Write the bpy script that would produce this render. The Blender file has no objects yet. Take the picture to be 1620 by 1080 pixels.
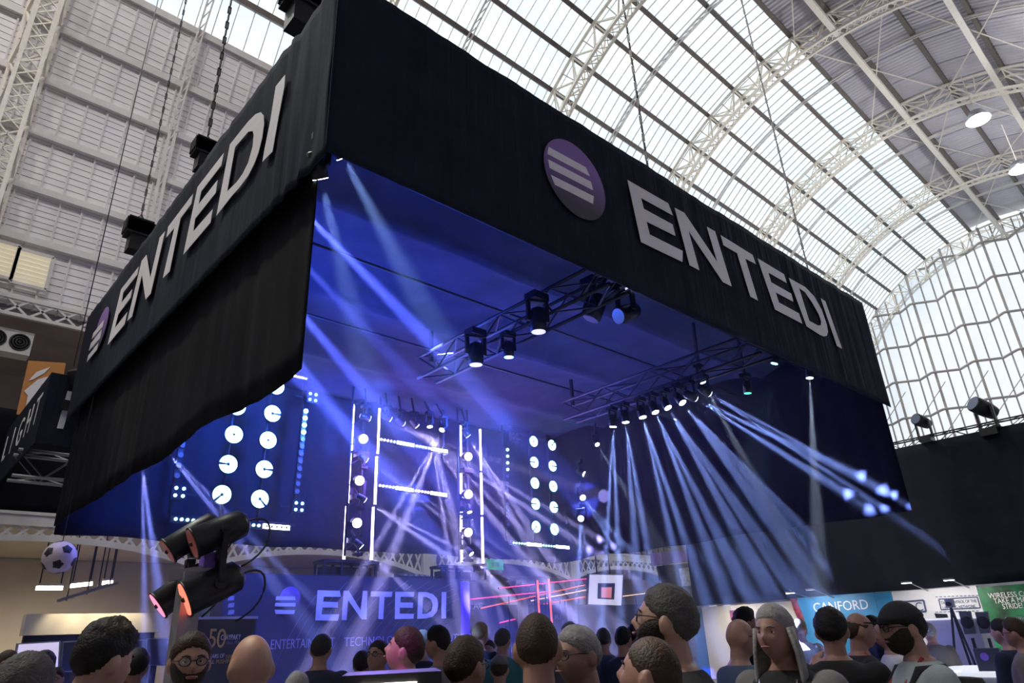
import bpy, bmesh, math, random
from mathutils import Vector, Matrix, noise
from mathutils.geometry import tessellate_polygon
random.seed(7)
sc = bpy.context.scene
COL = sc.collection
V = Vector
# ---------------------------------------------------------------- camera (24 mm, pitched up, image 1620x1080)
CXP, CYP, FP = 810.0, 540.0, 1080.0
up = V((695-CXP, -1930-CYP, FP)).normalized()
vr = V((2075-CXP, 950-CYP, FP)); vr = (vr-up*vr.dot(up)).normalized()
vl = up.cross(vr)
RM = Matrix((vr, vl, up))
C0 = V((0, 0, 1.65))
cam = bpy.data.objects.new('camera', bpy.data.cameras.new('camera')); COL.objects.link(cam)
cam.data.sensor_width = 36; cam.data.lens = 24; cam.data.clip_end = 500
ax, ay, az = RM@V((1, 0, 0)), RM@V((0, -1, 0)), RM@V((0, 0, -1))
cam.matrix_world = Matrix(((ax.x, ay.x, az.x, C0.x), (ax.y, ay.y, az.y, C0.y), (ax.z, ay.z, az.z, C0.z), (0, 0, 0, 1)))
sc.camera = cam
def ray(x, y): return (RM@V((x-CXP, y-CYP, FP))).normalized()
def atx(x, y, X): d = ray(x, y); return C0+d*((X-C0.x)/d.x)
def aty(x, y, Y): d = ray(x, y); return C0+d*((Y-C0.y)/d.y)
def atz(x, y, Z): d = ray(x, y); return C0+d*((Z-C0.z)/d.z)
def proj(p):
    c = RM.transposed()@(V(p)-C0)
    return (c.x/c.z*FP+CXP, c.y/c.z*FP+CYP) if c.z > 0.05 else (-9999, -9999)
# ---------------------------------------------------------------- sky, sun, exposure
sc.view_settings.view_transform = 'Standard'; sc.view_settings.look = 'None'
sc.view_settings.exposure = 0.3; sc.view_settings.gamma = 1.0; sc.view_settings.use_curve_mapping = False
W = bpy.data.worlds.new('sky'); sc.world = W; W.use_nodes = True
wn, wl = W.node_tree.nodes, W.node_tree.links
bg = wn['Background']; bg.inputs[1].default_value = .95
tc = wn.new('ShaderNodeTexCoord'); nz = wn.new('ShaderNodeTexNoise'); nz.inputs['Scale'].default_value = 3.5; nz.inputs['Detail'].default_value = 5
rp = wn.new('ShaderNodeValToRGB'); rp.color_ramp.elements[0].position = .40; rp.color_ramp.elements[1].position = .62
rp.color_ramp.elements[0].color = (.62, .80, 1, 1); rp.color_ramp.elements[1].color = (1, 1, 1, 1)
wl.new(tc.outputs['Generated'], nz.inputs['Vector']); wl.new(nz.outputs[0], rp.inputs[0]); wl.new(rp.outputs[0], bg.inputs[0])
sun = bpy.data.lights.new('sun', 'SUN'); sun.energy = 4.0; sun.color = (1, .86, .66); sun.angle = math.radians(3)
sob = bpy.data.objects.new('sun', sun); sob.rotation_euler = V((.30, -.50, -.85)).to_track_quat('-Z', 'Y').to_euler(); COL.objects.link(sob)
sc.cycles.use_denoising = True
sc.cycles.max_bounces = 6; sc.cycles.volume_bounces = 0; sc.cycles.transparent_max_bounces = 12
sc.cycles.sample_clamp_indirect = 0.0
# ---------------------------------------------------------------- materials
MT = {}
def mat(name, col, rough=.6, metal=0.0, emit=None, es=1.0, var=0.0, scale=8.0, bump=0.0, bscale=60.0):
    m = bpy.data.materials.new(name); m.use_nodes = True; n, l = m.node_tree.nodes, m.node_tree.links
    b = n['Principled BSDF']; b.inputs['Base Color'].default_value = (*col, 1); b.inputs['Roughness'].default_value = rough; b.inputs['Metallic'].default_value = metal
    if emit: b.inputs['Emission Color'].default_value = (*emit, 1); b.inputs['Emission Strength'].default_value = es
    if var or bump:
        t = n.new('ShaderNodeTexCoord')
    if var:
        z = n.new('ShaderNodeTexNoise'); z.inputs['Scale'].default_value = scale; z.inputs['Detail'].default_value = 4
        r = n.new('ShaderNodeValToRGB'); r.color_ramp.elements[0].position = .3; r.color_ramp.elements[1].position = .7
        r.color_ramp.elements[0].color = (*[c*(1-var) for c in col], 1); r.color_ramp.elements[1].color = (*[min(1, c*(1+var)) for c in col], 1)
        l.new(t.outputs['Object'], z.inputs['Vector']); l.new(z.outputs[0], r.inputs[0]); l.new(r.outputs[0], b.inputs['Base Color'])
    if bump:
        z2 = n.new('ShaderNodeTexNoise'); z2.inputs['Scale'].default_value = bscale; bp = n.new('ShaderNodeBump'); bp.inputs['Strength'].default_value = bump; bp.inputs['Distance'].default_value = .01
        l.new(t.outputs['Object'], z2.inputs['Vector']); l.new(z2.outputs[0], bp.inputs['Height']); l.new(bp.outputs[0], b.inputs['Normal'])
    if emit: m.cycles.emission_sampling = 'NONE'
    MT[name] = m; return m
def glass_mat(name, tint, tr):
    m = bpy.data.materials.new(name); m.use_nodes = True; n, l = m.node_tree.nodes, m.node_tree.links; n.clear()
    o = n.new('ShaderNodeOutputMaterial'); t = n.new('ShaderNodeBsdfTransparent'); t.inputs[0].default_value = (*tint, 1)
    d = n.new('ShaderNodeBsdfTranslucent'); d.inputs[0].default_value = (.85, .88, .9, 1)
    g = n.new('ShaderNodeBsdfGlossy'); g.inputs['Roughness'].default_value = .1; g.inputs[0].default_value = (.8, .85, .9, 1)
    m1 = n.new('ShaderNodeMixShader'); m1.inputs[0].default_value = tr; m2 = n.new('ShaderNodeMixShader'); m2.inputs[0].default_value = .05
    tcn = n.new('ShaderNodeTexCoord'); z = n.new('ShaderNodeTexNoise'); z.inputs['Scale'].default_value = .9
    r = n.new('ShaderNodeMapRange'); r.inputs[3].default_value = tr*.5; r.inputs[4].default_value = min(1, tr*1.5)
    l.new(tcn.outputs['Object'], z.inputs['Vector']); l.new(z.outputs[0], r.inputs[0]); l.new(r.outputs[0], m1.inputs[0])
    l.new(t.outputs[0], m1.inputs[1]); l.new(d.outputs[0], m1.inputs[2]); l.new(m1.outputs[0], m2.inputs[1]); l.new(g.outputs[0], m2.inputs[2]); l.new(m2.outputs[0], o.inputs[0])
    MT[name] = m; return m
def fabric(name, col, rough=.85, wave=9.0, axis='X', bump=.35):
    m = mat(name, col, rough, var=.18, scale=2.2)
    n, l = m.node_tree.nodes, m.node_tree.links; n['Principled BSDF'].inputs['Specular IOR Level'].default_value = .08
    t = n.new('ShaderNodeTexCoord'); mp = n.new('ShaderNodeMapping'); z = n.new('ShaderNodeTexNoise')
    mp.inputs['Scale'].default_value = (wave, wave, .35); z.inputs['Scale'].default_value = 1.0; z.inputs['Detail'].default_value = 3
    b = n.new('ShaderNodeBump'); b.inputs['Strength'].default_value = bump; b.inputs['Distance'].default_value = .05
    l.new(t.outputs['Object'], mp.inputs[0]); l.new(mp.outputs[0], z.inputs['Vector']); l.new(z.outputs[0], b.inputs['Height']); l.new(b.outputs[0], n['Principled BSDF'].inputs['Normal'])
    return m
mat('white_paint', (.74, .71, .68), .5, var=.06, scale=1.5)
mat('panel_white', (.84, .80, .80), .55, var=.08, scale=.7)
mat('rib_cream', (.86, .80, .70), .5, var=.05)
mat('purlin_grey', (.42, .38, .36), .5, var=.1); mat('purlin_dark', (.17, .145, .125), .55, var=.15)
mat('sheet_grey', (.58, .56, .62), .45, var=.12, scale=.5)
glass_mat('roof_glass', (.78, .84, .90), .30); glass_mat('gable_glass', (.97, .98, .99), .10)
mat('floor_grey', (.22, .21, .21), .6, var=.2, scale=3)
mat('beige', (.60, .52, .43), .6, var=.05, scale=1); mat('gallery_brown', (.36, .31, .29), .7, var=.1, scale=1)
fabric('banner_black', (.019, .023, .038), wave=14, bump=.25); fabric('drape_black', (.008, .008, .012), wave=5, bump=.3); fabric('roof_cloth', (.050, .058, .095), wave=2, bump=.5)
fabric('wall_drape', (.014, .017, .027), wave=4, bump=.5)
mat('letter_white', (.90, .87, .88), .55, var=.03); mat('letter_cream', (.78, .76, .66), .5)
mat('black_metal', (.018, .018, .020), .38, .3, var=.2, scale=30); mat('black_plastic', (.014, .014, .016), .5)
mat('alu', (.42, .43, .46), .35, .9, var=.1, scale=20); mat('steel_dark', (.05, .05, .055), .45, .6)
mat('chain', (.16, .15, .15), .45, .7)
# ---------------------------------------------------------------- mesh helpers
class MB:
    def __init__(s): s.v = []; s.f = []; s.sm = []
    def add(s, vs, fs, smooth=False):
        k = len(s.v); s.v += [V(p) for p in vs]; s.f += [tuple(i+k for i in f) for f in fs]; s.sm += [smooth]*len(fs); return s
    def box(s, a, b):
        x0, y0, z0 = [min(a[i], b[i]) for i in range(3)]; x1, y1, z1 = [max(a[i], b[i]) for i in range(3)]
        return s.add([(x0, y0, z0), (x1, y0, z0), (x1, y1, z0), (x0, y1, z0), (x0, y0, z1), (x1, y0, z1), (x1, y1, z1), (x0, y1, z1)],
                     [(0, 3, 2, 1), (4, 5, 6, 7), (0, 1, 5, 4), (1, 2, 6, 5), (2, 3, 7, 6), (3, 0, 4, 7)])
    def bar(s, a, b, w, h=None, ref=(0, 0, 1)):
        a, b = V(a), V(b); h = h or w; d = (b-a).normalized(); r = V(ref)
        if abs(d.dot(r)) > .98: r = V((1, 0, 0))
        u = d.cross(r).normalized()*w/2; t = u.cross(d).normalized()*h/2
        return s.add([p+i*u+j*t for p in (a, b) for i, j in ((-1, -1), (1, -1), (1, 1), (-1, 1))],
                     [(0, 1, 2, 3), (7, 6, 5, 4), (0, 4, 5, 1), (1, 5, 6, 2), (2, 6, 7, 3), (3, 7, 4, 0)])
    def lathe(s, prof, o=(0, 0, 0), d=(0, 0, 1), n=16, smooth=True):   # prof: (radius, along)
        o = V(o); d = V(d).normalized(); r = V((0, 0, 1)) if abs(d.z) < .9 else V((1, 0, 0)); u = d.cross(r).normalized(); t = d.cross(u)
        vs = [o+d*h+(u*math.cos(2*math.pi*i/n)+t*math.sin(2*math.pi*i/n))*max(q, 1e-4) for q, h in prof for i in range(n)]
        fs = [(k*n+i, k*n+(i+1) % n, (k+1)*n+(i+1) % n, (k+1)*n+i) for k in range(len(prof)-1) for i in range(n)]
        s.add(vs, fs, smooth)
        e = len(s.v)-len(vs); s.f.append(tuple(e+i for i in range(n))[::-1]); s.f.append(tuple(e+(len(prof)-1)*n+i for i in range(n))); s.sm += [False, False]
        return s
    def cyl(s, a, b, r, n=10, r2=None): a, b = V(a), V(b); return s.lathe([(r, 0), (r2 if r2 is not None else r, (b-a).length)], a, b-a, n)
    def tube(s, pts, r, n=6):
        pts = [V(p) for p in pts]; rings = []
        for i, p in enumerate(pts):
            d = (pts[min(i+1, len(pts)-1)]-pts[max(i-1, 0)]).normalized(); q = V((0, 0, 1)) if abs(d.z) < .95 else V((1, 0, 0))
            u = d.cross(q).normalized(); t = d.cross(u); rings += [p+(u*math.cos(2*math.pi*k/n)+t*math.sin(2*math.pi*k/n))*r for k in range(n)]
        fs = [(k*n+i, k*n+(i+1) % n, (k+1)*n+(i+1) % n, (k+1)*n+i) for k in range(len(pts)-1) for i in range(n)]
        fs += [tuple(range(n))[::-1], tuple((len(pts)-1)*n+i for i in range(n))]
        return s.add(rings, fs, True)
    def ball(s, c, r, n=12, m=8):
        r = V(r) if hasattr(r, '__len__') else V((r, r, r)); c = V(c)
        vs = [c+V((r.x*math.sin(math.pi*j/m)*math.cos(2*math.pi*i/n), r.y*math.sin(math.pi*j/m)*math.sin(2*math.pi*i/n), r.z*math.cos(math.pi*j/m))) for j in range(1, m) for i in range(n)]
        k = len(vs); vs += [c+V((0, 0, r.z)), c-V((0, 0, r.z))]
        fs = [(j*n+i, (j+1)*n+i, (j+1)*n+(i+1) % n, j*n+(i+1) % n) for j in range(m-2) for i in range(n)]
        fs += [(k, i, (i+1) % n) for i in range(n)]+[(k+1, (m-2)*n+(i+1) % n, (m-2)*n+i) for i in range(n)]
        return s.add(vs, fs, True)
    def plate(s, loops, nrm, t):      # polygon (outer + holes) extruded by t against nrm
        nrm = V(nrm).normalized(); loops = [[V(p) for p in L] for L in loops]; flat = [p for L in loops for p in L]; n = len(flat)
        k = len(s.v); s.v += flat+[p-nrm*t for p in flat]; fs = []
        for tri in tessellate_polygon(loops):
            a, b, c = tri
            if (flat[b]-flat[a]).cross(flat[c]-flat[a]).dot(nrm) < 0: b, c = c, b
            fs += [(a, b, c), (c+n, b+n, a+n)]
        o = 0
        for L in loops:
            m = len(L); fs += [(o+i, o+i+n, o+(i+1) % m+n, o+(i+1) % m) for i in range(m)]; o += m
        s.f += [tuple(i+k for i in f) for f in fs]; s.sm += [False]*len(fs); return s
    def mesh(s, name, m):
        me = bpy.data.meshes.new(name); me.from_pydata([tuple(p) for p in s.v], [], s.f)
        me.polygons.foreach_set('use_smooth', s.sm); me.materials.append(MT[m] if isinstance(m, str) else m); me.update(); return me
    def build(s, name, m, parent=None, loc=None): return link(name, s.mesh(name, m), parent, loc)
def link(name, me, parent=None, loc=None, label=None):
    o = bpy.data.objects.new(name, me); COL.objects.link(o)
    if loc is not None: o.location = loc
    if parent is not None: o.parent = parent
    if label: o['label'] = label
    return o
def tag(o, label, cat, group=None):
    o['label'] = label; o['category'] = cat
    if group: o['group'] = group
    return o
def empty(name, loc, label, cat, group=None, rz=0):
    o = bpy.data.objects.new(name, None); COL.objects.link(o); o.location = loc; o.rotation_euler = (0, 0, rz); o.empty_display_size = .1
    return tag(o, label, cat, group)
def struct(o): o['kind'] = 'structure'; return o
def stuff(o): o['kind'] = 'stuff'; return o
def text_mesh(s, size, ext=.004, align='CENTER'):
    c = bpy.data.curves.new('t', 'FONT'); c.body = s; c.size = size; c.extrude = ext; c.align_x = align; c.align_y = 'CENTER'; c.resolution_u = 3
    o = bpy.data.objects.new('t', c); COL.objects.link(o); dg = bpy.context.evaluated_depsgraph_get(); me = bpy.data.meshes.new_from_object(o.evaluated_get(dg))
    bpy.data.objects.remove(o); return me
def text_on(s, p, right, upv, size, m, parent, wid=None, name='lettering', bold=0.0, align='CENTER'):   # text placed at p; fitted to width wid
    me = text_mesh(s, size, align=align); me.materials.clear(); me.materials.append(MT[m])
    r, u = V(right).normalized(), V(upv).normalized(); n = r.cross(u); xs = [v.co.x for v in me.vertices]; k = (wid/(max(xs)-min(xs))) if wid else 1
    pl = parent.matrix_world.translation if False else V(parent.location)
    for v in me.vertices: v.co = V(p)-pl+r*v.co.x*k+u*v.co.y+n*v.co.z
    return link(name, me, parent)
def aim(d): return V(d).normalized().to_track_quat('-Z', 'Y').to_euler()
def spot(name, p, target, ang, pw, col, blend=.25, soft=.02, parent=None):
    L = bpy.data.lights.new(name, 'SPOT'); L.energy = pw; L.color = col; L.spot_size = math.radians(ang); L.spot_blend = blend; L.shadow_soft_size = soft
    o = bpy.data.objects.new(name, L); COL.objects.link(o); o.location = p; o.rotation_euler = aim(V(target)-V(p)); return o
def prism(L, n, ang):
    L.use_nodes = True; nt = L.node_tree; N_, K_ = nt.nodes, nt.links; em = [x for x in N_ if x.type == 'EMISSION'][0]
    t = N_.new('ShaderNodeTexCoord'); sp = N_.new('ShaderNodeSeparateXYZ'); K_.new(t.outputs['Normal'], sp.inputs[0])
    def M(op, a, b=None):
        m = N_.new('ShaderNodeMath'); m.operation = op
        for i, v in enumerate((a, b)):
            if v is None: continue
            if isinstance(v, (int, float)): m.inputs[i].default_value = v
            else: K_.new(v, m.inputs[i])
        return m.outputs[0]
    u, v = M('DIVIDE', sp.outputs[0], sp.outputs[2]), M('DIVIDE', sp.outputs[1], sp.outputs[2])
    r = M('SQRT', M('ADD', M('MULTIPLY', u, u), M('MULTIPLY', v, v))); ph = M('ARCTAN2', v, u); rho = math.tan(math.radians(ang/2))*.66
    ring = M('SUBTRACT', 1.0, M('DIVIDE', M('ABSOLUTE', M('SUBTRACT', r, rho)), rho*.42)); lobe = M('COSINE', M('MULTIPLY', ph, float(n)))
    s_ = M('MULTIPLY', M('MAXIMUM', ring, 0.0), M('MAXIMUM', M('SUBTRACT', lobe, .15), 0.0)); K_.new(M('MULTIPLY', s_, 6.0), em.inputs['Strength'])
def glow(name, p, pw, col, r=.1):
    L = bpy.data.lights.new(name, 'POINT'); L.energy = pw; L.color = col; L.shadow_soft_size = r
    o = bpy.data.objects.new(name, L); COL.objects.link(o); o.location = p; return o
# ================================================================ THE HALL
VY, VZ, VRAD = 7.5, 16.05, 15.0
XA, XG = -20.0, 61.4
RIBX = [.2+10.2*k for k in range(-1, 6)]            # main ribs
def cam_phi(a):                                     # elevation angle seen from the camera's axis -> angle on the vault
    d = V((math.cos(math.radians(a)), math.sin(math.radians(a)))); c = V((VY, VZ-1.65)); b = c.dot(d); t = b+math.sqrt(max(0, b*b-c.dot(c)+VRAD**2)); p = d*t-c
    return math.degrees(math.atan2(p.y, p.x))
def vpt(phi, dr=0.0):
    if phi <= 0: return V((0, VY+VRAD+dr, VZ+VRAD*math.radians(phi)))      # straight wall below the springing
    return V((0, VY+(VRAD+dr)*math.cos(math.radians(phi)), VZ+(VRAD+dr)*math.sin(math.radians(phi))))
def wallphi(a): return math.degrees((1.65+(VY+VRAD)*math.tan(math.radians(a))-VZ)/VRAD)
PL = [wallphi(22.8), wallphi(27.2), wallphi(30.6)]+[cam_phi(a) for a in (34.25, 37.7, 41.2, 45.1)]
PS = [cam_phi(a) for a in (45.1, 48.5, 51.9, 55.3, 58.7, 62.1, 65.6, 69.4, 72.7)]
PR = [cam_phi(a) for a in (72.7, 76.5, 81.0, 86.0, 92.0)]
while PR[-1] < 172: PR.append(PR[-1]+9)
PR.append(180)
fl = struct(MB().box((XA, -7.6, -.2), (XG+1, 32, 0)).build('floor', 'floor_grey'))
# outer shell of the opaque bands
b = MB()
for band in (PL, PR):
    for p, q in zip(band, band[1:]):
        a0, a1 = vpt(p, .32), vpt(q, .32); c0, c1 = vpt(p, .40), vpt(q, .40); X0, X1 = V((XA, 0, 0)), V((XG, 0, 0))
        b.add([a0+X0, a0+X1, a1+X1, a1+X0, c0+X0, c0+X1, c1+X1, c1+X0], [(0, 1, 2, 3), (7, 6, 5, 4), (0, 4, 5, 1), (3, 2, 6, 7), (0, 3, 7, 4), (1, 5, 6, 2)])
ceil = struct(b.build('ceiling', 'sheet_grey'))
CW = .6
def row_mesh(p, q, name, m, laps=0, corr=0, w=CW-.03, th=.012, dr=0.0):
    a, c = vpt(p, dr), vpt(q, dr); mid = (a+c)/2; e = (c-a)
    nrm = V((0, -e.z, e.y)).normalized()
    if nrm.dot(V((0, VY, VZ))-mid) < 0: nrm = -nrm            # towards the inside
    mb = MB()
    if laps:
        for k in range(laps):
            s0, s1 = a+e*(k/laps), a+e*((k+1)/laps-.006)
            h0, h1 = nrm*.005, nrm*.022
            mb.add([s0+h1+V((-w/2, 0, 0)), s0+h1+V((w/2, 0, 0)), s1+h0+V((w/2, 0, 0)), s1+h0+V((-w/2, 0, 0)), s0+V((-w/2, 0, 0)), s0+V((w/2, 0, 0))], [(0, 1, 2, 3), (4, 5, 1, 0)])
        for sx in (-1, 1): mb.bar(a+V((sx*(w/2+.006), 0, 0)), c+V((sx*(w/2+.006), 0, 0)), .03, .16, ref=nrm)
    elif corr:
        n = corr*4
        for k in range(n):
            x0, x1 = -w/2+w*k/n, -w/2+w*(k+1)/n; h0, h1 = [.05*(1 if (j % 4) in (1, 2) else 0) for j in (k, k+1)]
            mb.add([a+nrm*h0+V((x0, 0, 0)), a+nrm*h1+V((x1, 0, 0)), c+nrm*h1+V((x1, 0, 0)), c+nrm*h0+V((x0, 0, 0))], [(0, 1, 2, 3)])
    else:
        vs = [s+nrm*h+V((x, 0, 0)) for h in (0, th) for s, x in ((a+e*.02, -w/2), (a+e*.02, w/2), (c-e*.02, w/2), (c-e*.02, -w/2))]
        mb.add(vs, [(0, 1, 2, 3), (7, 6, 5, 4), (0, 4, 5, 1), (1, 5, 6, 2), (2, 6, 7, 3), (3, 7, 4, 0)])
    return mb
def inframe(P, mg=30):
    x, y = proj(P); return -mg < x < 1620+mg and -mg < y < 1080+mg
ncol = int((XG-XA)/CW)
colx = [.2+CW*(k+.5) for k in range(int((XA-.2)/CW), int((XG-.2)/CW))]
# white boarded panels, left
rest = MB()
for p, q in zip(PL, PL[1:]):
    mb = row_mesh(p, q, 'roof_panel', 'panel_white', laps=9); me = mb.mesh('roof_panel', 'panel_white'); mid = vpt((p+q)/2)
    for x in colx:
        P = mid+V((x, 0, 0))
        if inframe(P, 60) and x < 9: link('roof_panel', me, ceil, (x, 0, 0))
        else:
            a, c = vpt(p), vpt(q); rest.add([a+V((x-.28, 0, 0)), a+V((x+.28, 0, 0)), c+V((x+.28, 0, 0)), c+V((x-.28, 0, 0))], [(0, 1, 2, 3)])
stuff(rest.build('roof_panel_rest', 'panel_white', ceil))
# glass of the skylight: the 300 that show largest are single panes
cand = []; rows = []
for p, q in zip(PS, PS[1:]):
    mb = row_mesh(p, q, 'glass_pane', 'roof_glass'); rows.append((mb, mb.mesh('glass_pane', 'roof_glass'))); mid = vpt((p+q)/2)
    for x in colx:
        P = mid+V((x, 0, 0)); px, py = proj(P)
        hid = not inframe(P, 25) or (py > 0 and 515 < px < 1383 and py > (px-620)*.6357+8) or (px < 515 and py > 130-(px-400)*1.1)
        cand.append(((P-C0).length+(1000 if hid else 0), len(rows)-1, x))
cand.sort(); rest = MB()
for k, (d, r, x) in enumerate(cand):
    if k < 300 and d < 1000: link('glass_pane', rows[r][1], ceil, (x, 0, 0))
    else: rest.add([v+V((x, 0, 0)) for v in rows[r][0].v], rows[r][0].f)
stuff(rest.build('glass_pane_rest', 'roof_glass', ceil))
bars = MB()
for k in range(len(colx)):
    x = colx[k]-CW/2
    for p, q in zip(PS, PS[1:]): bars.bar(vpt(p, -.02)+V((x, 0, 0)), vpt(q, -.02)+V((x, 0, 0)), 0.022, .07)
stuff(bars.build('glazing_bar', 'purlin_grey', ceil))
# grey corrugated sheets, right
for p, q in zip(PR, PR[1:]):
    me = row_mesh(p, q, 'roof_sheet', 'sheet_grey', corr=9, w=2.5).mesh('roof_sheet', 'sheet_grey'); mid = vpt((p+q)/2)
    for k in range(int((XG-XA)/2.55)):
        x = XA+1.3+2.55*k
        if inframe(mid+V((x, 0, 0)), 120): link('roof_sheet', me, ceil, (x, 0, 0))
# purlins
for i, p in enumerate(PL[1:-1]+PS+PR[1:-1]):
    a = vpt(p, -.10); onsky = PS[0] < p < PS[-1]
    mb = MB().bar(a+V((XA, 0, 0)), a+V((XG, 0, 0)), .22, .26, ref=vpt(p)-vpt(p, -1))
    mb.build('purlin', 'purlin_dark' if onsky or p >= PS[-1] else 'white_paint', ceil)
# lattice ribs
def chord(phis, dr, x): return [vpt(p, dr)+V((x, 0, 0)) for p in phis]
allp = PL+PS[1:]+PR[1:]
fine = []
for p, q in zip(allp, allp[1:]):
    n = max(1, round((q-p)/1.7)); fine += [p+(q-p)*k/n for k in range(n)]
fine.append(180)
for X in RIBX+[XG]:
    mb = MB()
    for sx in (-.45, .45):
        for dr, w in ((-.30, .12), (-1.45, .14)):
            pts = chord(fine, dr, X+sx*(1 if dr > -1 else .62))
            for a, c in zip(pts, pts[1:]): mb.bar(a, c, w, w*.8)
    lo1, lo2 = chord(fine, -1.45, X-.28), chord(fine, -1.45, X+.28)
    for k in range(len(fine)-1): mb.bar(lo1[k], lo2[k+1], .035); mb.bar(lo2[k], lo1[k+1], .035)
    for p, q in zip(allp, allp[1:]):
        m_ = (p+q)/2
        for sx in (-.45, .45):
            for s, e in ((p, m_), (m_, q)):
                t0 = vpt(s if s == p else e, -.30)+V((X+sx, 0, 0)); b0 = vpt(m_, -1.45)+V((X+sx*.62, 0, 0)); mb.bar(t0, b0, .07)
            mb.bar(vpt(m_, -.30)+V((X-sx, 0, 0)), vpt(m_, -1.45)+V((X+sx*.62, 0, 0)), .04)
        mb.bar(vpt(p, -.30)+V((X-.45, 0, 0)), vpt(p, -.30)+V((X+.45, 0, 0)), .07)
        mb.bar(vpt(p, -.30)+V((X-.45, 0, 0)), vpt(m_, -.30)+V((X+.45, 0, 0)), .05); mb.bar(vpt(m_, -.30)+V((X+.45, 0, 0)), vpt(q, -.30)+V((X-.45, 0, 0)), .05)
    mb.build('lattice_rib', 'rib_cream', ceil)
for k in range(len(RIBX)):
    X = RIBX[k]+4.4; mb = MB()
    if X > XG-2: continue
    for sx in (-.09, .09):
        pts = chord(fine, -.30, X+sx)
        for a, c in zip(pts, pts[1:]): mb.bar(a, c, .05, .10)
    for j in range(len(fine)-1): mb.bar(vpt(fine[j], -.30)+V((X-.09, 0, 0)), vpt(fine[j+1], -.30)+V((X+.09, 0, 0)), .03)
    mb.build('secondary_rib', 'white_paint', ceil)
# bracing rods under the grey sheets
for k, X in enumerate(RIBX[2:]):
    for (p, q) in ((PR[0], PR[2]), (PR[2], PR[4])):
        MB().bar(vpt(p, -.6)+V((X+.3, 0, 0)), vpt(q, -.6)+V((X+9.9, 0, 0)), .05).build('bracing_rod', 'rib_cream', ceil)
        MB().bar(vpt(q, -.6)+V((X+.3, 0, 0)), vpt(p, -.6)+V((X+9.9, 0, 0)), .05).build('bracing_rod', 'rib_cream', ceil)
    a = vpt(PR[1], -1.3); MB().bar(a+V((X, 0, 0)), a+V((X+10.2, 0, 0)), .28, .3).build('longitudinal_beam', 'rib_cream', ceil)
    a = vpt(PR[3], -1.3); MB().bar(a+V((X, 0, 0)), a+V((X+10.2, 0, 0)), .28, .3).build('longitudinal_beam', 'rib_cream', ceil)
# hall flood lamps under the grey sheets
for k, (px, dist) in enumerate((((1548, 190), 40), ((1614, 268), 46))):
    p = C0+ray(*px)*dist; o = empty('flood_lamp', p, ('round hall flood lamp glowing under the grey roof sheets', 'round hall flood lamp glowing under the grey roof next to the gable')[k], 'lamp')
    MB().lathe([(.12, .55), (.30, .45), (.52, .0)], n=20).build('shade', 'alu', o); MB().cyl((0, 0, -.02), (0, 0, .02), .46, 20).build('diffuser', mat('em_flood', (1, 1, 1), emit=(.95, .98, 1), es=9) if k == 0 else 'em_flood', o)
    MB().bar((0, 0, .5), (0, 0, 3), .04).build('suspension_rod', 'rib_cream', o)
    L_ = bpy.data.lights.new('hall_flood', 'POINT'); L_.energy = 1500; L_.shadow_soft_size = .4; o_ = bpy.data.objects.new('hall_flood', L_); COL.objects.link(o_); o_.location = p-V((0, 0, .6))
for k, x in enumerate((-16, -13, -7, -4, -1)):  # unseen lamps added overhead to brighten the white boarded wall
    o = empty('flood_lamp', (x, 9, 26.5), 'added out-of-view flood lamp that brightens the white boarded wall', 'lamp', 'added fill lamps over the aisle')
    MB().lathe([(.12, .55), (.30, .45), (.52, .0)], n=20).build('shade', 'alu', o); MB().cyl((0, 0, -.02), (0, 0, .02), .46, 20).build('diffuser', 'em_flood', o); MB().bar((0, 0, .5), (0, 0, 3.0), .04).build('suspension_rod', 'rib_cream', o)
    L_ = bpy.data.lights.new('hall_flood', 'SPOT'); L_.energy = 1500; L_.color = (1, .95, .93); L_.shadow_soft_size = .4; L_.spot_size = 2.9; L_.spot_blend = .5  # fill light of the added lamp
    o_ = bpy.data.objects.new('hall_flood', L_); COL.objects.link(o_); o_.location = (x, 9, 26.4); o_.rotation_euler = V((.2, .7, -.8)).to_track_quat('-Z', 'Y').to_euler()
# ---- glazed gable
gw = struct(MB().box((XG+.1, -7.6, 0), (XG+.5, 22.6, 4.5)).box((XG+.1, 22.6, 0), (XG+.5, 30.3, 12)).build('wall_gable', 'sheet_grey'))
win = MB()
def gtop(y): return VZ+math.sqrt(max(0, (VRAD-.3)**2-(y-VY)**2)) if abs(y-VY) < VRAD-.3 else VZ
def gx(y):                                          # the screen is folded in plan
    t = ((y-1.0)/3.0) % 1.0
    return XG+.35-1.1*(t/.55 if t < .55 else 1.0 if t < .6 else (1-t)/.4)
YS = [-7.2+.75*k for k in range(39)]
fr = MB()
for y in YS[::38]: fr.bar((gx(y), y, 4.5), (gx(y), y, gtop(y)), .2)
w1 = struct(fr.build('window_1', 'purlin_grey'))
ZR = [4.5, 7.6, 10.7, 13.8, 16.9, 20.0, 23.1, 26.2, 29.3, 32]
for k, y in enumerate(YS[1:-1]):
    MB().bar((gx(y), y, 4.5), (gx(y), y, gtop(y)), .16 if k % 4 == 0 else .09, .16).build('mullion', 'purlin_grey', w1)
for z in ZR[1:]:
    for_pts = [(gx(y)-.15, y, z) for y in [-7+.15*j for j in range(195)] if gtop(y) > z+.1]
    if len(for_pts) > 4: MB().tube(for_pts, .10, 6).build('rail', 'purlin_grey', w1)
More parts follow.
